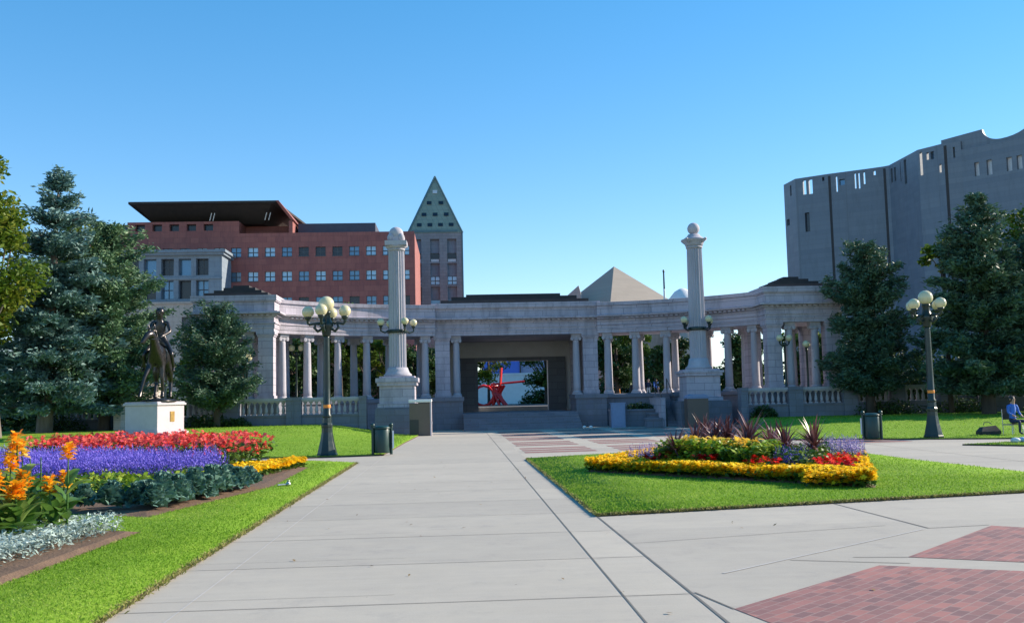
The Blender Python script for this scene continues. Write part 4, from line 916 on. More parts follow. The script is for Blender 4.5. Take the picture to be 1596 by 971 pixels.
conifer('mid-sized bushy pine in front of the right end pavilion', 23.5, 55.6, hz(23.5, 55.6), 9.7, 2.15, 1.2, 'dark', 14, 18, 9, .22, .42, .25, (.1, 0), 'bark', SG, .3, 56000, .42, .75, .42)
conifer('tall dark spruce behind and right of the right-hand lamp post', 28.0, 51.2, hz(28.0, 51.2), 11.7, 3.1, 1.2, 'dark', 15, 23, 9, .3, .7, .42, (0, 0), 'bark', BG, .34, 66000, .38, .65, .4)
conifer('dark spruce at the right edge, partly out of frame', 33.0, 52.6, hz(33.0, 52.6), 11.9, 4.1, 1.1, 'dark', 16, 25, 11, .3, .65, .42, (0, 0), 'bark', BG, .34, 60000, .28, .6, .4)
deciduous('tall leafy tree turning golden at the far left edge', -20.9, 46.6, hz(-20.9, 46.6), 14.4, 2.9, .24, 2.0, 14000, .26, 'leafgold', 'barkpale', 21, 58, None, (-1.0, 0))
deciduous('golden green tree showing between the two big conifers on the left', -22.3, 60.5, 1.2, 13.0, 2.6, .25, 4, 6000, .3, 'leafgold', 'bark', 22, 34)
deciduous('light green tree behind the statue, above the sunlit block wall', -17.6, 70, 1.95, 5.6, 2.2, .16, 1.0, 4200, .28, 'leafgold', 'bark', 23, 26)
deciduous('olive leafy tree behind the dark spruce at the right edge', 35.2, 57.0, 1.2, 13.4, 3.2, .3, 4, 9000, .3, 'leafgold', 'bark', 24, 40)
deciduous('small yellowing tree whose branch shows left of the tall dark spruce', 28.1, 55.4, .4, 10.4, 1.2, .12, 7.8, 1300, .28, 'leafgold', 'bark', 25, 14)
deciduous('leafy street tree with its top just above the sunlit wing, left of the lamp globes', -8.8, 76, 1.95, 7.9, 2.3, .2, 1.9, 5200, .28, 'leaf', 'bark', 31, 34, 'trees behind the colonnade')
deciduous('leafy street tree with its top just above the sunlit wing, right of the lamp globes', -7.1, 78, 1.95, 7.9, 2.2, .2, 1.8, 5200, .28, 'leaf', 'bark', 32, 34, 'trees behind the colonnade')
deciduous('bright green tree between the last two columns of the sunlit wing', -5.0, 74, 1.95, 5.4, 1.5, .14, 1.0, 3200, .26, 'leafgold', 'bark', 33, 24, 'trees behind the colonnade')
deciduous('yellow green young tree at the left side of the stage opening', 3.6, 112, 1.3, 7.9, 2.6, .16, 1.9, 5200, .3, 'leafgold', 'bark', 34, 30, 'trees behind the colonnade')
deciduous('darker full tree at the right side of the stage opening', 9.9, 110, 1.3, 7.8, 3.0, .22, .8, 7000, .3, 'leaf', 'bark', 35, 36, 'trees behind the colonnade')
deciduous('dark tree between the first and second column of the right wing', 13.6, 84, 1.95, 6.0, 2.3, .2, .3, 6500, .3, 'shrub', 'bark', 36, 30, 'trees behind the colonnade')
deciduous('bright green tree behind the strolling people in the right wing', 16.2, 92, 1.95, 7.4, 2.4, .2, .9, 6500, .3, 'leaf', 'bark', 37, 34, 'trees behind the colonnade')
deciduous('dark tree just left of the flared tall column, behind the right wing', 17.4, 80, 1.95, 4.9, 2.1, .2, .2, 5000, .3, 'shrub', 'bark', 38, 28, 'trees behind the colonnade')
deciduous('very dark tree between the last columns of the right wing', 23.6, 80, 1.95, 5.3, 2.2, .2, .1, 7500, .3, 'shrub', 'bark', 39, 34, 'trees behind the colonnade')
deciduous('leafy tree seen through the opening of the shaded end pavilion', 26.6, 74, 1.95, 6.4, 2.3, .2, .4, 6500, .3, 'leaf', 'bark', 40, 34, 'trees behind the colonnade')
deciduous('dark low tree behind the sunlit wing, nearest its end pavilion', -11.6, 72, 1.95, 5.6, 2.4, .2, .2, 6500, .3, 'shrub', 'bark', 41, 34, 'trees behind the colonnade')
deciduous('dark tree standing low behind the left tall column', -3.2, 82, 1.95, 4.6, 2.0, .2, .1, 5000, .3, 'shrub', 'bark', 42, 30, 'trees behind the colonnade')
G_ = 'trees behind the colonnade'
deciduous('broad dark tree filling the gap behind the first sunlit columns', -10.2, 79, 1.95, 6.2, 3.0, .2, .1, 8000, .3, 'shrub', 'bark', 43, 36, G_)
deciduous('broad dark tree behind the middle of the sunlit wing', -6.6, 86, 1.95, 6.4, 3.2, .2, .1, 8500, .3, 'shrub', 'bark', 44, 38, G_)
deciduous('dark tree close behind the pavilion, at its left corner', -1.6, 88, 1.95, 6.2, 2.7, .2, .1, 7000, .3, 'shrub', 'bark', 45, 32, G_)
deciduous('broad dark tree beyond the left end pavilion', -15.4, 80, 1.95, 7.2, 3.2, .2, .1, 8000, .3, 'leaf', 'bark', 46, 36, G_)
HG = 'dark hedges beyond the colonnade'
for i, (x, y, rx, ry, h, lab, n) in enumerate([(-30, 62, 9, 1.6, 3.6, 'tall dark hedge in the gloom behind the balustrade at the far left', 9000), (-21, 66, 5, 1.5, 3.2, 'dark hedge behind the big blue spruce trunk', 6000), (33, 66, 9, 1.8, 4.6, 'tall dark hedge in the gloom behind the right-hand lamp post', 10000), (26, 68.5, 3.5, 1.2, 3.4, 'dark hedge behind the shaded end pavilion', 5000),
        (19.5, 100, 6, 1.4, 3.6, 'dark hedge beyond the strolling people', 6000), (24, 90, 6.5, 1.4, 2.6, 'lower dark hedge beyond the last columns of the right wing', 6000), (-8, 95, 9, 1.6, 4.6, 'dark hedge beyond the sunlit wing', 9000), (11, 116, 4, 1.2, 1.8, 'low hedge seen through the stage opening, on its right', 3000)]):
    o = shrub(lab, x, y, (1.25 if lab.startswith('low hedge') else 1.9) if y > 66.2 else .3, rx, ry, h, n, .34, 'shrub', 200 + i, HG); o.name = 'hedge'; o['category'] = 'hedge'
for i, (x, y, rx, ry, h, lab) in enumerate([(-13.6, 54.7, 1.5, .7, .75, 'low spreading shrub on the lawn below the small pine, right of the pedestal'), (-12.0, 55.0, .9, .5, .5, 'small dark shrub beside the low spreading shrub'),
        (-21.6, 55.0, 1.8, .6, 1.0, 'dark shrub in the shade under the big blue spruce'), (17.4, 55.9, .8, .5, .7, 'dark shrub against the wall beside the flared tall column'), (24.6, 55.7, 2.0, .6, .9, 'dark shrub under the pine before the shaded end pavilion'),
        (29.0, 56.2, 2.2, .7, .9, 'dark shrub in the shade behind the right-hand lamp post'), (34.5, 55.0, 2.4, .8, 1.0, 'dark shrub in the shade at the far right')]):
    shrub(lab, x, y, hz(x, y) - .02, rx, ry, h, 1700, .13, 'shrub', 60 + i, 'shrubs along the walls')
shrub('clipped green shrub in the planter wall right of the stage steps', 11.2, 60.9, 1.0, 1.05, .5, .45, 1500, .1, 'shrub', 70, 'shrubs along the walls')
m_ = MB()
# ------------------------------------------------------------------ flower beds
def fan(nb, r, h, inner=.35):
    """a small rosette of petals: nb kite-shaped petals round a centre"""
    v = [(0, 0, h * .2)]; f = []
    for i in range(nb):
        a = 2 * PI * i / nb; b = 2 * PI / nb * .5
        k = len(v); v += [(r * .6 * math.cos(a - b), r * .6 * math.sin(a - b), h), (r * math.cos(a), r * math.sin(a), h * .6), (r * .6 * math.cos(a + b), r * .6 * math.sin(a + b), h)]; f.append((0, k, k + 1, k + 2))
    return np.array(v), np.array(f)
def pompom():
    a, f = fan(7, 1, .25); b, g = fan(5, .62, .55); return np.vstack([a, b + [0, 0, .15]]), np.vstack([f, g + len(a)])
def spike(n=9):
    v, f = [], []
    for i in range(n):
        a = i * 2.4; z = i / n; r = .075 * (1.15 - z * .8); k = len(v)
        v += [(0, 0, z), (r * math.cos(a - .6), r * math.sin(a - .6), z + .05), (r * 1.5 * math.cos(a), r * 1.5 * math.sin(a), z + .13), (r * math.cos(a + .6), r * math.sin(a + .6), z + .05)]; f.append((k, k + 1, k + 2, k + 3))
    return np.array(v), np.array(f)
def leaflayer(poly, n, z0, z1, size, hole=(), base=.06):
    q = sample(poly, n, hole); z = hill(q[:, 0], q[:, 1]) + RNG.uniform(z0, z1, len(q)); return scatter(LEAF, LEAFF, np.column_stack([q, z]), size * RNG.uniform(.6, 1.3, len(q)), .75)
BS = lambda q: .5 + .5 * np.sin(q[:, 0] * 3.1 + 1.3 * np.sin(q[:, 1] * 2.3)) * np.sin(q[:, 1] * 2.7 + 1)
def flowerbed(name, label, poly, head, nh, hz_, hs, mat, nleaf, lz, ls, leafmat='green', tilt=.35, lump=.06):
    q = sample(poly, nh); b = BS(q); z = .05 + hz_[0] + (hz_[1] - hz_[0]) * RNG.random(len(q)) + lump * (b - .5)
    A = scatter(head[0], head[1], np.column_stack([q, z]), hs * RNG.uniform(.7, 1.25, len(q)), tilt, np.clip(.3 + .4 * b + RNG.normal(0, .2, len(q)), 0, 1))
    L = leaflayer(poly, nleaf, lz[0], lz[1], ls)
    V, F, v, fm = join([(*A, 0), (*L, 1)])
    return kind(np_mesh(name, V, F, [mat, leafmat], v, fm), 'stuff')
def bandpoly(pts, w):
    """strip w wide on the left-hand side of a line"""
    a = [np.array(p, float) for p in pts]; out = []
    for i, p in enumerate(a):
        d = a[min(i + 1, len(a) - 1)] - a[max(i - 1, 0)]; d /= np.linalg.norm(d); out.append(tuple(p + np.array((-d[1], d[0])) * w))
    return [tuple(p) for p in a] + out[::-1]
PP = pompom(); SPK = spike(); FAN5 = fan(6, 1, .3)
# island bed
arm1 = [(2.95, 23.5), (7.45, 17.6), (7.85, 18.65), (7.2, 19.3), (3.8, 23.9)]; arm2 = bandpoly([(7.45, 17.6), (10.15, 24.6)], 1.25)
arm3 = [(2.95, 23.5), (5.8, 28.6), (6.5, 27.8), (3.9, 23.7)]
for p_, n in ((arm1, 2600), (arm2, 2400), (arm3, 1500)): flowerbed('yellow_marigolds', '', p_, PP, int(n * 1.9), (.09, .28), .064, 'marigold', int(n * 1.1), (.03, .2), .1)
ctr = [(4.5, 23.2), (7.3, 19.5), (9.2, 23.9), (6.2, 27.0)]
flowerbed('mixed_foliage', '', ctr, (LEAF, np.array(LEAFF)), 5200, (.15, .5), .13, 'green', 2500, (.1, .35), .12, 'shrub', .6, .15)
flowerbed('lime_foliage', '', [(4.5, 22.9), (6.3, 20.5), (7.1, 21.6), (5.3, 23.9)], (LEAF, np.array(LEAFF)), 3800, (.2, .66), .14, 'lime', 1500, (.2, .5), .13, 'green', .6, .2)
flowerbed('pale_yellow_flowers', '', [(4.9, 22.9), (6.2, 21.2), (6.9, 21.8), (5.5, 23.6)], FAN5, 300, (.54, .76), .06, 'cannayellow', 600, (.4, .7), .13, 'lime', .6, .1)
for poly, n in (([(6.9, 19.2), (7.55, 18.75), (8.35, 20.4), (7.8, 20.9)], 110), ([(5.9, 20.55), (6.4, 20.0), (6.7, 20.3), (6.2, 20.9)], 34), ([(5.0, 21.75), (5.4, 21.25), (5.7, 21.5), (5.3, 22)], 30), ([(4.2, 22.8), (4.6, 22.3), (4.9, 22.6), (4.5, 23.1)], 26)):
    flowerbed('scarlet_flowers', '', poly, PP, n, (.26, .42), .075, 'scarlet', n * 5, (.08, .34), .1)
flowerbed('violet_spikes', '', [(8.3, 21.9), (9.0, 21.6), (9.9, 24.4), (9.2, 24.8)], SPK, 230, (.22, .38), .30, 'lavender', 800, (.05, .38), .1, 'green', .14)
flowerbed('violet_spikes', '', [(3.9, 24.0), (4.7, 23.0), (5.3, 24.0), (4.7, 25.2)], SPK, 110, (.2, .32), .3, 'lavender', 700, (.05, .3), .1, 'green', .14)
flowerbed('dark_violet_spikes', '', [(5.6, 22.2), (7.0, 20.3), (7.7, 21.2), (6.4, 22.8)], SPK, 230, (.15, .28), .3, 'salvia', 900, (.05, .3), .1, 'shrub', .14)
# bed on the left
flowerbed('coral_flowers', '', [(-4.95, 27.9), (-5.6, 25.2), (-9.0, 26.2), (-12.2, 29.0), (-12.4, 32.4), (-8.5, 32.4)], PP, 2300, (.5, .95), .075, 'red', 9000, (.05, .74), .14, 'green', .6, .14)
flowerbed('violet_salvia', '', [(-5.1, 23.0), (-5.4, 20.9), (-9.2, 20.4), (-14.2, 24.), (-14.4, 28.2), (-9.0, 26.1)], SPK, 6500, (.30, .5), .32, 'salvia', 8500, (.05, .5), .10, 'green', .16, .08)
flowerbed('yellow_marigolds', '', [(-4.15, 27.9), (-4.75, 23.6), (-6.0, 24.6), (-5.2, 27.2), (-4.7, 28.9)], PP, 3300, (.15, .25), .06, 'marigold', 2200, (.03, .18), .1)
flowerbed('lime_foliage', '', [(-4.75, 21.3), (-5.4, 18.4), (-7.6, 19.4), (-9.8, 20.9), (-5.4, 22.2)], (LEAF, np.array(LEAFF)), 2600, (.15, .42), .11, 'lime', 2200, (.05, .3), .12, 'green', .7, .12)
# silver leaved edging
mil = [(-4.6, 14.25), (-4.93, 11.2), (-5.02, 8.6), (-6.1, 8.6), (-5.75, 12.4), (-5.35, 14.35)]
q = sample(mil, 10500); zz = .06 + .27 * RNG.random(len(q)) ** .6 * (.85 + .3 * BS(q * 2.2))
V, F, v = scatter(LEAF * (.5, 1, 1), LEAFF, np.column_stack([q, zz]), .075 * RNG.uniform(.6, 1.3, len(q)), .8, np.clip(.2 + .25 * zz / .3 + RNG.normal(.2, .2, len(q)), 0, 1)); kind(np_mesh('silver_foliage', V, F, 'silver', v), 'stuff')

def kale_mesh(seed):
    rs = np.random.default_rng(seed); V, F, vr = [], [], []
    for i in range(100):
        lay = i / 100; a = i * 2.39996; el = .12 + 1.25 * lay; L = .22 * (1 - .45 * lay) * rs.uniform(.85, 1.15); z0 = .06 + .2 * lay
        d = np.array([math.cos(a) * math.cos(el), math.sin(a) * math.cos(el), math.sin(el)]); s = np.array([-math.sin(a), math.cos(a), 0]); n = np.cross(d, s); b = np.array([0, 0, z0])
        for (t0, t1) in ((.15, .6), (.6, 1.)):
            for j in range(3):
                u0, u1 = -1 + j * 2 / 3, -1 + (j + 1) * 2 / 3; k = len(V)
                for t, u in ((t0, u0), (t0, u1), (t1, u1), (t1, u0)):
                    w = .062 * (.5 + .9 * t); V.append(b + d * L * t * (1 - .18 * abs(u)) + s * w * u + n * (.05 * abs(u) + .035 * math.sin(u * 7 + i + t * 6) * t) + rs.normal(0, .008, 3))
                F.append((k, k + 1, k + 2, k + 3)); vr.append(min(1, max(0, .25 + .5 * t1 * .8 + rs.normal(0, .2))))
    return np.array(V), np.array(F), np.array(vr)
KP = []
for s in (1, 2, 3):
    V, F, v = kale_mesh(s); me = np_mesh('kale', V, F, 'kale', v); KP.append(me)
ks = []
def line(a, b, n, off=0.):
    a, b = np.array(a), np.array(b); d = (b - a) / np.linalg.norm(b - a); nn = np.array((-d[1], d[0])) * off
    return [tuple(a + (b - a) * (i + .5) / n + nn + RNG.normal(0, .035, 2)) for i in range(n)]
ks += [(p, 'curly blue green kale plant in the outer row along the walk') for p in line((-4.22, 21.2), (-5.12, 16.75), 12)]
ks += [(p, 'curly blue green kale plant in the inner row, second from the walk') for p in line((-4.62, 21.0), (-5.45, 17.1), 10)]
ks += [(p, 'curly blue green kale plant in the front row facing the near lawn') for p in line((-5.6, 17.0), (-9.4, 18.9), 8)]
for i, ((x, y), lab) in enumerate(ks):
    o = KP[i % 3] if i < 3 else KP[i % 3].copy()
    if i >= 3: COL.objects.link(o)
    o.location = (x, y, .07); o.rotation_euler = (RNG.normal(0, .12), RNG.normal(0, .12), RNG.uniform(0, 6.28)); s = RNG.uniform(1.05, 1.4); o.scale = (s, s, s * RNG.uniform(.95, 1.2)); tag(o, lab, 'kale plant', 'kale plants edging the left bed')

def strap_mesh(seed, n=64, L0=.66):
    rs = np.random.default_rng(seed); V, F, vr = [], [], []
    for i in range(n):
        a = rs.uniform(0, 2 * PI); el = rs.uniform(-.1, 1.35); L = L0 * rs.uniform(.75, 1.15); w0 = .036 * rs.uniform(.8, 1.3); s = np.array([-math.sin(a), math.cos(a), 0]); p = np.array([0, 0, .40 + rs.uniform(0, .12)]); c = rs.random(); k = len(V)
        for j in range(6):
            t = j / 5; w = w0 * (1.0 - t) ** .7 * (.7 + 1.2 * t * (1 - t)) + .001; V += [p - s * w, p + s * w]; e = el - .85 * t * t * (1.25 - el / 1.6); p = p + np.array([math.cos(a) * math.cos(e), math.sin(a) * math.cos(e), math.sin(e)]) * L / 5
        for j in range(5): F.append((k + 2 * j, k + 2 * j + 1, k + 2 * j + 3, k + 2 * j + 2)); vr.append(min(1, max(0, c + rs.normal(0, .1))))
    return np.array(V), np.array(F), np.array(vr)
cords = [((4.95, 22.6), .95, 'dark red spiky cordyline standing alone at the left end of the island bed'), ((5.75, 24.0), 1.05, 'dark red spiky cordyline, second from the left in the island bed'), ((6.2, 23.9), 1.1, 'dark red spiky cordyline, third from the left in the island bed'),
         ((6.6, 24.1), 1.15, 'tall dark red spiky cordyline left of the one that stands highest'), ((7.05, 23.8), 1.25, 'highest dark red spiky cordyline at the centre back of the island bed'), ((6.75, 23.1), 1.05, 'dark red spiky cordyline in front of the highest one'),
         ((7.5, 23.3), 1.05, 'dark red spiky cordyline just right of the highest one'), ((7.4, 22.3), 1.05, 'broad dark red spiky cordyline, second from the right in the island bed'), ((6.3, 25.3), 1.15, 'dark red spiky cordyline at the very back, behind the third from the left'), ((6.9, 25.6), 1.2, 'dark red spiky cordyline at the very back, behind the highest one'), ((7.25, 22.9), 1.0, 'dark red spiky cordyline squeezed between the broad one and the highest one'),
         ((7.7, 21.3), 1.1, 'reddish spiky cordyline at the right end of the group, beside the violet spikes')]
CP = []
for i, ((x, y), s, lab) in enumerate(cords):
    if i < 3: V, F, v = strap_mesh(80 + i); t = thing('cordyline', lab, 'cordyline', (x, y, .12), 0, 'cordylines in the island bed'); np_mesh('leaves', V, F, 'cord', v, parent=t); MB().tube([(0, 0, -.08), (0, 0, .5)], [.04, .03], 7).build('stem', 'bark', t); CP.append(t)
    else: t = dup(CP[i % 3], None, (x, y, .12), i * 1.3, lab)
    t.scale = (s * .9, s * .9, s * .92)

def canna(label, x, y, h, seed, flower='cannaflower', nstem=4):
    rs = np.random.default_rng(seed); t = thing('canna_plant', label, 'canna plant', (x, y, .08), 0, 'cannas in the near left bed')
    st = MB(); LV, LF, lv, FV, FF, fv = [], [], [], [], [], []
    for k in range(nstem):
        bx, by = rs.normal(0, .13, 2); hh = h * (1 if k == 0 else rs.uniform(.62, .95)); tx, ty = bx + rs.normal(0, .07), by + rs.normal(0, .07)
        st.tube([(bx, by, -.05), ((bx + tx) / 2, (by + ty) / 2, hh * .5), (tx, ty, hh)], [.018, .014, .008], 6)
        for j in range(7):
            f = .04 + .66 * j / 7; a = j * 2.3 + rs.uniform(0, 1.) + k; el = rs.uniform(.45, 1.15); L = rs.uniform(.38, .56) * (1.05 - .4 * f); w0 = L * rs.uniform(.19, .26); p = np.array([bx + (tx - bx) * f, by + (ty - by) * f, hh * f]); s = np.array([-math.sin(a), math.cos(a), 0]); c = rs.random(); k0 = len(LV); ns = 8
            for q in range(ns + 1):
                u = q / ns; w = w0 * math.sin(PI * min(1, .06 + u * .94)) ** .75; e = el - 1.1 * u * u; d = np.array([math.cos(a) * math.cos(e), math.sin(a) * math.cos(e), math.sin(e)]); nrm = np.cross(s, d)
                LV += [p - s * w - nrm * w * .35, p.copy(), p + s * w - nrm * w * .35]; p = p + d * L / ns
            for q in range(ns):
                for b in (0, 1): LF.append((k0 + 3 * q + b, k0 + 3 * q + b + 1, k0 + 3 * q + b + 4, k0 + 3 * q + b + 3)); lv.append(min(1, max(0, c + rs.normal(0, .06))))
        if k < 3:
            FV, FF, fv = [], [], []
            for q in range(64):
                a = rs.uniform(0, 6.28); r = rs.uniform(.0, .05); z = hh + rs.uniform(-.1, .1); k0 = len(FV); L = rs.uniform(.07, .115); el = rs.uniform(-.2, 1.2); d = np.array([math.cos(a) * math.cos(el), math.sin(a) * math.cos(el), math.sin(el)]); s = np.array([-math.sin(a), math.cos(a), 0]); p = np.array([tx + r * math.cos(a), ty + r * math.sin(a), z])
                FV += [p, p + d * L * .6 + s * .036, p + d * L + [0, 0, -.02], p + d * L * .6 - s * .036]; FF.append((k0, k0 + 1, k0 + 2, k0 + 3)); fv.append(rs.random())
            np_mesh('flower_head', FV, FF, flower, fv, parent=t)
    st.build('stem', 'cannaleaf', t); np_mesh('leaves', LV, LF, 'cannaleaf', lv, smooth=True, parent=t)
for i, (x, y, h, fl, lab) in enumerate([(-5.35, 13.55, 1.12, 'cannaflower', 'canna with the lowest orange flower head, rightmost in the near bed'), (-5.6, 13.2, 1.28, 'cannaflower', 'canna with bright orange flower head, second from the right in the near bed'),
        (-5.85, 13.95, 1.36, 'cannayellow', 'canna with yellow flower head behind the orange ones'), (-6.2, 13.2, 1.46, 'cannayellow', 'tallest canna with yellow flower head, at the left picture edge'), (-5.85, 12.35, 1.0, 'cannayellow', 'leafy canna with low yellow flowers, nearest at the left picture edge'),
        (-6.5, 14.0, 1.45, 'cannayellow', 'yellow flowered canna at the back of the near bed'), (-5.6, 12.85, .8, 'cannaflower', 'short broad leaved canna right behind the silver edging')]):
    canna(lab, x, y, h, 90 + i, fl, 4)
# ------------------------------------------------------------------ statue and people: one skinned surface per body
def skin_body(name, nodes, edges, mats, parent, root, fmat=None, sub=2):
    me = bpy.data.meshes.new(name); me.from_pydata([n[:3] for n in nodes], edges, []); o = bpy.data.objects.new(name, me); COL.objects.link(o)
    sk = o.modifiers.new('skin', 'SKIN'); sk.use_smooth_shade = True
    lay = me.skin_vertices[0].data
    for i, n in enumerate(nodes): r = n[3] if len(n) > 3 else .05; lay[i].radius = (r, n[4] if len(n) > 4 else r); lay[i].use_root = (i == root)
    s = o.modifiers.new('sub', 'SUBSURF'); s.levels = s.render_levels = sub
    dg = bpy.context.evaluated_depsgraph_get(); dg.update(); m2 = bpy.data.meshes.new_from_object(o.evaluated_get(dg)); bpy.data.objects.remove(o); bpy.data.meshes.remove(me)
    m2.name = name; m2.materials.clear()
    for mt in mats: m2.materials.append(M[mt])
    for p in m2.polygons: p.use_smooth = True; p.material_index = fmat(p.center) if fmat else 0
    return mk(name, m2, parent)
pd = thing('pedestal', 'square pale granite statue pedestal with brass plaque on its sunlit side', 'pedestal', (-13.75, 46.4, hz(-13.75, 46.4) - .05), R(66))
m = MB(); m.box(-1.05, 1.05, -1.05, 1.05, 0, .17); m.box(-.98, .98, -.98, .98, .17, .24); m.build('foot', 'granite', pd, bevel=.02)
m = MB(); m.box(-.9, .9, -.9, .9, .24, 1.36); m.build('shaft', 'granite', pd, bevel=.015)
m = MB(); m.box(-.97, .97, -.97, .97, 1.36, 1.46); m.box(-.92, .92, -.92, .92, 1.46, 1.52); m.build('cap', 'granite', pd, bevel=.015)
m = MB(); m.box(-.06, .22, -.925, -.903, .62, 1.08); m.build('plaque', 'plaque', pd)
sx = 1.62
stt = thing('equestrian_statue', 'dark bronze rider with feathered hair on a standing horse, on the granite pedestal', 'statue', (-13.55, 46.4, hz(-13.75, 46.4) - .05 + 1.52), R(-84))
m = MB(); m.lathe([(1.0, 0), (.98, .06), (.8, .12), (.3, .15)], 14); b = m.build('bronze_base', 'bronze', stt); b.scale = (1.12, .8, 1)
H = [(-.55, 0, 1.24, .235), (0, 0, 1.16, .245), (.45, 0, 1.22, .225), (.7, 0, 1.40, .15, .2), (.9, 0, 1.62, .1, .15), (1.08, -.02, 1.8, .09, .12), (1.22, -.1, 1.75, .085, .10), (1.32, -.2, 1.56, .062, .07), (1.35, -.24, 1.47, .055, .055),
     (.5, .15, .98, .10), (.56, .17, .58, .054), (.5, .17, .2, .045), (.54, .17, .1, .06), (.58, .17, .04, .065),
     (.52, -.16, .98, .10), (.74, -.26, .62, .054), (.84, -.34, .22, .042), (.9, -.36, .1, .055), (.94, -.37, .04, .06),
     (-.5, .17, .95, .16), (-.48, .18, .74, .1), (-.72, .18, .54, .065), (-.64, .18, .2, .045), (-.6, .18, .1, .06), (-.56, .18, .04, .065),
     (-.5, -.17, .95, .16), (-.40, -.18, .74, .1), (-.58, -.19, .54, .065), (-.46, -.2, .2, .045), (-.42, -.2, .1, .06), (-.38, -.2, .04, .065),
     (-.8, 0, 1.3, .06), (-.98, 0, 1.12, .07), (-1.04, 0, .8, .075), (-1.0, 0, .5, .03)]
HE = [(0, 1), (1, 2), (2, 3), (3, 4), (4, 5), (5, 6), (6, 7), (7, 8), (2, 9), (9, 10), (10, 11), (11, 12), (12, 13), (2, 14), (14, 15), (15, 16), (16, 17), (17, 18), (0, 19), (19, 20), (20, 21), (21, 22), (22, 23), (23, 24), (0, 25), (25, 26), (26, 27), (27, 28), (28, 29), (29, 30), (0, 31), (31, 32), (32, 33), (33, 34)]
ho = skin_body('horse', H, HE, ['bronze'], stt, 1); ho.scale = (sx, sx, sx); ho.location.z = .1
m = MB()
for s in (-1, 1): m.tube([(1.08, s * .06 - .02, 1.88), (1.1, s * .08 - .02, 1.96), (1.11, s * .075 - .02, 2.03)], [.035, .03, .004], 6)
for k in range(9): f = k / 8; m.tube([(.55 + .46 * f, 0, 1.5 + .36 * f), (.5 + .46 * f, .05 * (-1) ** k, 1.55 + .32 * f), (.5 + .44 * f, .09 * (-1) ** k, 1.42 + .32 * f)], [.045, .04, .01], 5)
o = m.build('mane', 'bronze', ho)
def human(pelvis, chest, neck, head, sh, el, ha, hip, kn, an, toe, k=1., fat=1.):
    """nodes of a body from joint positions given as (left, right) pairs; head carries a nose, hands carry fingers"""
    N, E = [], []
    def a(p, r, r2=None): N.append((*p, r * k * fat, (r2 or r) * k * fat)); return len(N) - 1
    mid = tuple((pelvis[i] + chest[i]) / 2 for i in range(3))
    p = a(pelvis, .135, .11); w = a(mid, .125, .1); c = a(chest, .15, .115); n = a(neck, .06); h0 = a(head[0], .085); h1 = a(head[1], .092, .1); h2 = a(head[2], .075)
    E += [(p, w), (w, c), (c, n), (n, h0), (h0, h1), (h1, h2)]
    for s in (0, 1):
        i = a(sh[s], .07); j = a(el[s], .046); l = a(ha[s][0], .034); q = a(ha[s][1], .04, .022); E += [(c, i), (i, j), (j, l), (l, q)]
        d = Vector(ha[s][1]) - Vector(ha[s][0]); d.normalize(); sd2 = d.cross(Vector((0, 0, 1))); sd2 = sd2.normalized() if sd2.length > .1 else Vector((0, 1, 0))
        for f in range(4): b_ = a(Vector(ha[s][1]) + d * .085 * k * (1 - abs(f - 1.5) * .1) + sd2 * (f - 1.5) * .024 * k, .0085); E.append((q, b_))
        b_ = a(Vector(ha[s][0]) + d * .05 * k + sd2 * .06 * k, .0095); E.append((l, b_))
        i = a(hip[s], .09); j = a(kn[s], .06); l = a(an[s], .042); q = a(toe[s], .04, .03); E += [(p, i), (i, j), (j, l), (l, q)]
    return N, E
N, E = human((-.05, 0, 1.5), (.0, 0, 1.95), (.02, 0, 2.14), [(.06, 0, 2.22), (.07, 0, 2.3), (.05, 0, 2.38)], [(0, .2, 2.06), (0, -.2, 2.06)], [(.12, .3, 1.8), (.14, -.28, 1.8)], [[(.38, .12, 1.66), (.44, .1, 1.64)], [(.4, -.1, 1.7), (.46, -.08, 1.68)]],
            [(.0, .2, 1.46), (.0, -.2, 1.46)], [(.32, .37, 1.2), (.32, -.37, 1.2)], [(.14, .4, .82), (.14, -.4, .82)], [(.3, .42, .74), (.3, -.42, .74)])
ri = skin_body('rider', N, E, ['bronze'], stt, 0); ri.scale = (sx, sx, sx * 1.06); ri.location.z = .1
m = MB(); m.lathe([(.02, 2.24), (.105, 2.27), (.115, 2.34), (.09, 2.42), (.02, 2.45)], 14, (.04, 0, 0)); m.tube([(-.02, .03, 2.4), (-.12, .05, 2.46), (-.16, .05, 2.36)], [.03, .03, .01], 5); m.tube([(-.06, 0, 2.34), (-.1, 0, 2.18), (-.12, 0, 2.0)], [.06, .05, .02], 7); m.tube([(.15, 0, 2.31), (.185, 0, 2.27)], [.012, .02], 6)
m.build('feathered_hair', 'bronze', ri)
m = MB(); m.tube([(.42, -.09, 1.66), (.3, -.3, 1.3), (.15, -.5, .75)], .016, 6); m.build('staff', 'bronze', ri)
m = MB(); m.tube([(.44, .1, 1.65), (.8, .13, 1.66), (1.25, .0, 1.62)], .012, 5); m.tube([(.44, -.1, 1.67), (.8, -.13, 1.66), (1.25, -.2, 1.62)], .012, 5); m.build('reins', 'bronze', ho)

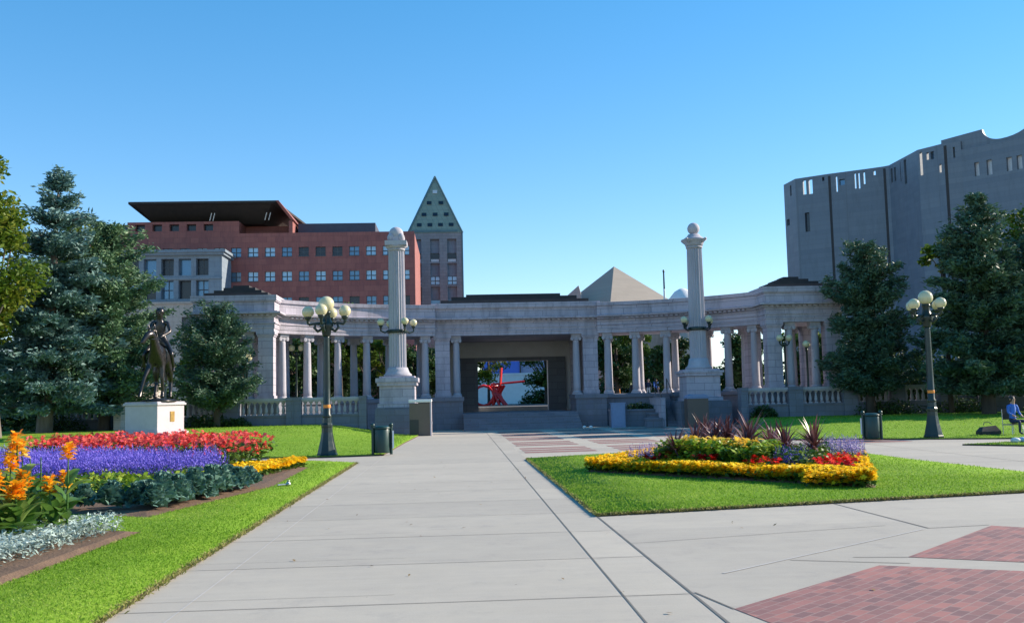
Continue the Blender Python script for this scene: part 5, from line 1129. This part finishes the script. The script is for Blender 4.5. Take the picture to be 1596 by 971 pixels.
def person(label, x, y, z, face, top, bot, pose='stand', k=1., hairm='hair', skirt=False, seed=0, group=None):
    rs = random.Random(seed); t = thing('person', label, 'person', (x, y, z), face, group)
    sw = {'walk': .26, 'stand': .05, 'sit': 0}[pose]
    if pose == 'sit':
        P = (0, 0, .5); C = (.02, 0, .98)
        N, E = human(P, C, (.03, 0, 1.17), [(.05, 0, 1.24), (.06, 0, 1.31), (.04, 0, 1.38)], [(.02, .19, 1.08), (.02, -.19, 1.08)], [(.06, .25, .82), (.06, -.25, .82)], [[(.28, .17, .68), (.34, .14, .66)], [(.28, -.17, .68), (.34, -.14, .66)]],
                     [(.04, .1, .48), (.04, -.1, .48)], [(.46, .13, .5), (.46, -.13, .5)], [(.44, .13, .09), (.44, -.13, .09)], [(.6, .14, .035), (.6, -.14, .035)])
        fm = lambda c: 1 if (c.z > .62 and c.z < 1.14 and not (c.x > .22)) else (2 if c.z < .66 and c.z > .08 and c.x < .55 else (2 if c.z < .1 else 0))
        hd = (.04, 1.32)
    else:
        N, E = human((0, 0, .93), (.0, 0, 1.32), (.01, 0, 1.5), [(.03, 0, 1.57), (.035, 0, 1.64), (.02, 0, 1.71)], [(0, .19, 1.42), (0, -.19, 1.42)], [(-sw * .5, .25, 1.14), (sw * .5, -.25, 1.14)], [[(-sw * .3 + .06, .25, .9), (-sw * .3 + .08, .25, .82)], [(sw * .8 + .06, -.25, .92), (sw * .8 + .08, -.25, .84)]],
                     [(0, .09, .88), (0, -.09, .88)], [(sw * .7, .1, .49), (-sw * .3, -.1, .49)], [(sw, .1, .08), (-sw, -.1, .1)], [(sw + .16, .12, .035), (-sw + .14, -.12, .035)])
        fm = lambda c: 1 if (.98 < c.z < 1.47) else (2 if c.z <= .98 and c.z > .1 and abs(c.y) < .2 else (2 if c.z < .1 else 0))
        hd = (.02, 1.65)
    o = skin_body('body', N, E, ['skin', top, bot], t, 0, fm, 1)
    m = MB(); m.lathe([(.05, .11), (.1, .07), (.112, 0), (.105, -.06), (.09, -.09)], 12, (hd[0] - .022, 0, hd[1])); m.build('hair', hairm, t)
    m = MB(); m.tube([(hd[0] + .1, 0, hd[1] + .01), (hd[0] + .125, 0, hd[1] - .03)], [.01, .017], 6)
    for s in (-1, 1): m.ball((hd[0] + .085, s * .036, hd[1] + .012), .014, 8); m.ball((hd[0] + .0, s * .1, hd[1] - .01), .028, 8)
    m.box(hd[0] + .088, hd[0] + .1, -.025, .025, hd[1] - .062, hd[1] - .052); m.build('face', 'skin', t)
    if k != 1: t.scale = (k,) * 3
    return t
zt_ = 1.95; G = 'people beyond the right wing'
person('person in dark top and pale trousers beside the second column of the right wing', 17.25, 89, zt_ - .3, R(-100), 'navy', 'whitecloth', 'stand', 1, seed=1, group=G)
person('person in blue top with white bag, left of the sunlit rear column, far off', 17.75, 88, zt_ - .3, R(-80), 'bluecloth', 'navy', 'walk', 1, seed=2, group=G)
person('person with pink trousers just right of the sunlit rear column, far off', 19.2, 88, zt_ - .25, R(-110), 'navy', 'pinkcloth', 'stand', .95, seed=3, group=G)
person('person in white top and pink skirt, brightest of the group beyond the right wing', 19.75, 88, zt_ - .2, R(-60), 'whitecloth', 'pinkcloth', 'walk', 1, 'khaki', seed=4, group=G)
person('person in pale blue clothes standing right of the person in white', 20.75, 88.5, zt_ - .2, R(-90), 'palecloth', 'palecloth', 'stand', 1, seed=5, group=G)
person('person in orange shorts walking alone between the first two columns of the right wing', 14.4, 88, zt_ - .3, R(170), 'navy', 'orangecloth', 'walk', 1, seed=6, group=G)
person('person in blue shirt sitting on a folding chair at the right picture edge', 20.9, 36.6, hz(20.9, 36.6), R(-75), 'bluecloth', 'navy', 'sit', 1.0, seed=7)
person('person in pale blue shirt sitting in deep shade right of the right-hand lamp post', 30.2, 57.0, .95, R(-95), 'palecloth', 'navy', 'sit', .95, seed=8)
t = thing('folding_chair', 'dark folding chair under the person in blue at the right edge', 'chair', (20.9, 36.62, hz(20.9, 36.6)), R(-75))
MB().box(-.22, .24, -.24, .24, .36, .385).build('seat', 'bag', t); MB().box(-.26, -.235, -.24, .24, .55, .95).build('backrest', 'bag', t)
for sx_, sy_ in ((1, 1), (1, -1), (-1, 1), (-1, -1)): MB().tube([(sx_ * .22, sy_ * .25, 0), (sx_ * .22, sy_ * .25, .36), (-.24, sy_ * .25, .95 if sx_ < 0 else .36)], .014, 6).build('leg', 'steel', t)
t = thing('duffel_bag', 'dark lumpy bag on the lawn beside the person in blue', 'bag', (20.1, 36.9, hz(20.1, 36.9)), R(8))
m = MB(); m.prism([(-.42, -.2), (.4, -.2), (.42, .18), (-.4, .2)], .01, .12); m.add([(-.42, -.2, .12), (.4, -.2, .12), (.42, .18, .12), (-.4, .2, .12), (-.3, -.1, .3), (.24, -.12, .34), (.26, .1, .32), (-.28, .12, .28)], [(4, 5, 6, 7), (0, 1, 5, 4), (1, 2, 6, 5), (2, 3, 7, 6), (3, 0, 4, 7)]); m.build('body', 'bag', t); MB().tube([(-.2, 0, .36), (-.12, .05, .46), (.08, .05, .46), (.15, 0, .38)], .014, 6).build('strap', 'navy', t)
t = thing('garment_bundle', 'bundle of white and pale blue cloth on the small lawn at the right edge', 'bundle', (17.9, 31.3, .05))
t.location = (18.0, 31.25, .05); m = MB(); m.ball((-.1, 0, .06), .16, 10, sz=.6); m.build('white_cloth', 'whitecloth', t); m = MB(); m.ball((.14, .02, .07), .16, 10, sz=.6); m.build('blue_cloth', 'palecloth', t)
for x, y, lab in ((7.55, 59.2, 'small white paper bag lying at the stage steps, the one further left'), (7.9, 58.95, 'small white paper bag lying at the stage steps, the one further right')):
    m = MB(); m.ball((0, 0, .08), .12, 8, sz=.8); o = m.build('paper_bag', 'white'); o.location = (x, y, 0); tag(o, lab, 'paper bag', 'paper bags at the stage steps')
m = MB(); m.lathe([(.05, 0), (.05, .06), (.03, .07), (.03, .1), (.045, .11)], 12); m.tube([(-.2, -.14, .03), (0, 0, .03)], .02, 8); o = m.build('sprinkler', 'steel'); o.location = (-3.62, 21.7, .05); tag(o, 'small grey sprinkler head with pipe on the turf beside the kale', 'sprinkler')
q = np.column_stack([RNG.uniform(-2.9, 9, 90), RNG.uniform(8, 30, 90)]); q = q[~inpoly(q, ISLAND)]
V, F, v = scatter(LEAF * (.8, 1, 1), LEAFF, np.column_stack([q, np.full(len(q), .012)]), RNG.uniform(.03, .075, len(q)), .25); kind(np_mesh('dry_leaf_litter', V, F, 'litterleaf', v), 'stuff')
for i, o in enumerate([o for o in S.objects if o.parent is None and 'kind' not in o and 'category' not in o and o.type not in ('CAMERA', 'LIGHT')]): print('UNTAGGED', o.name)
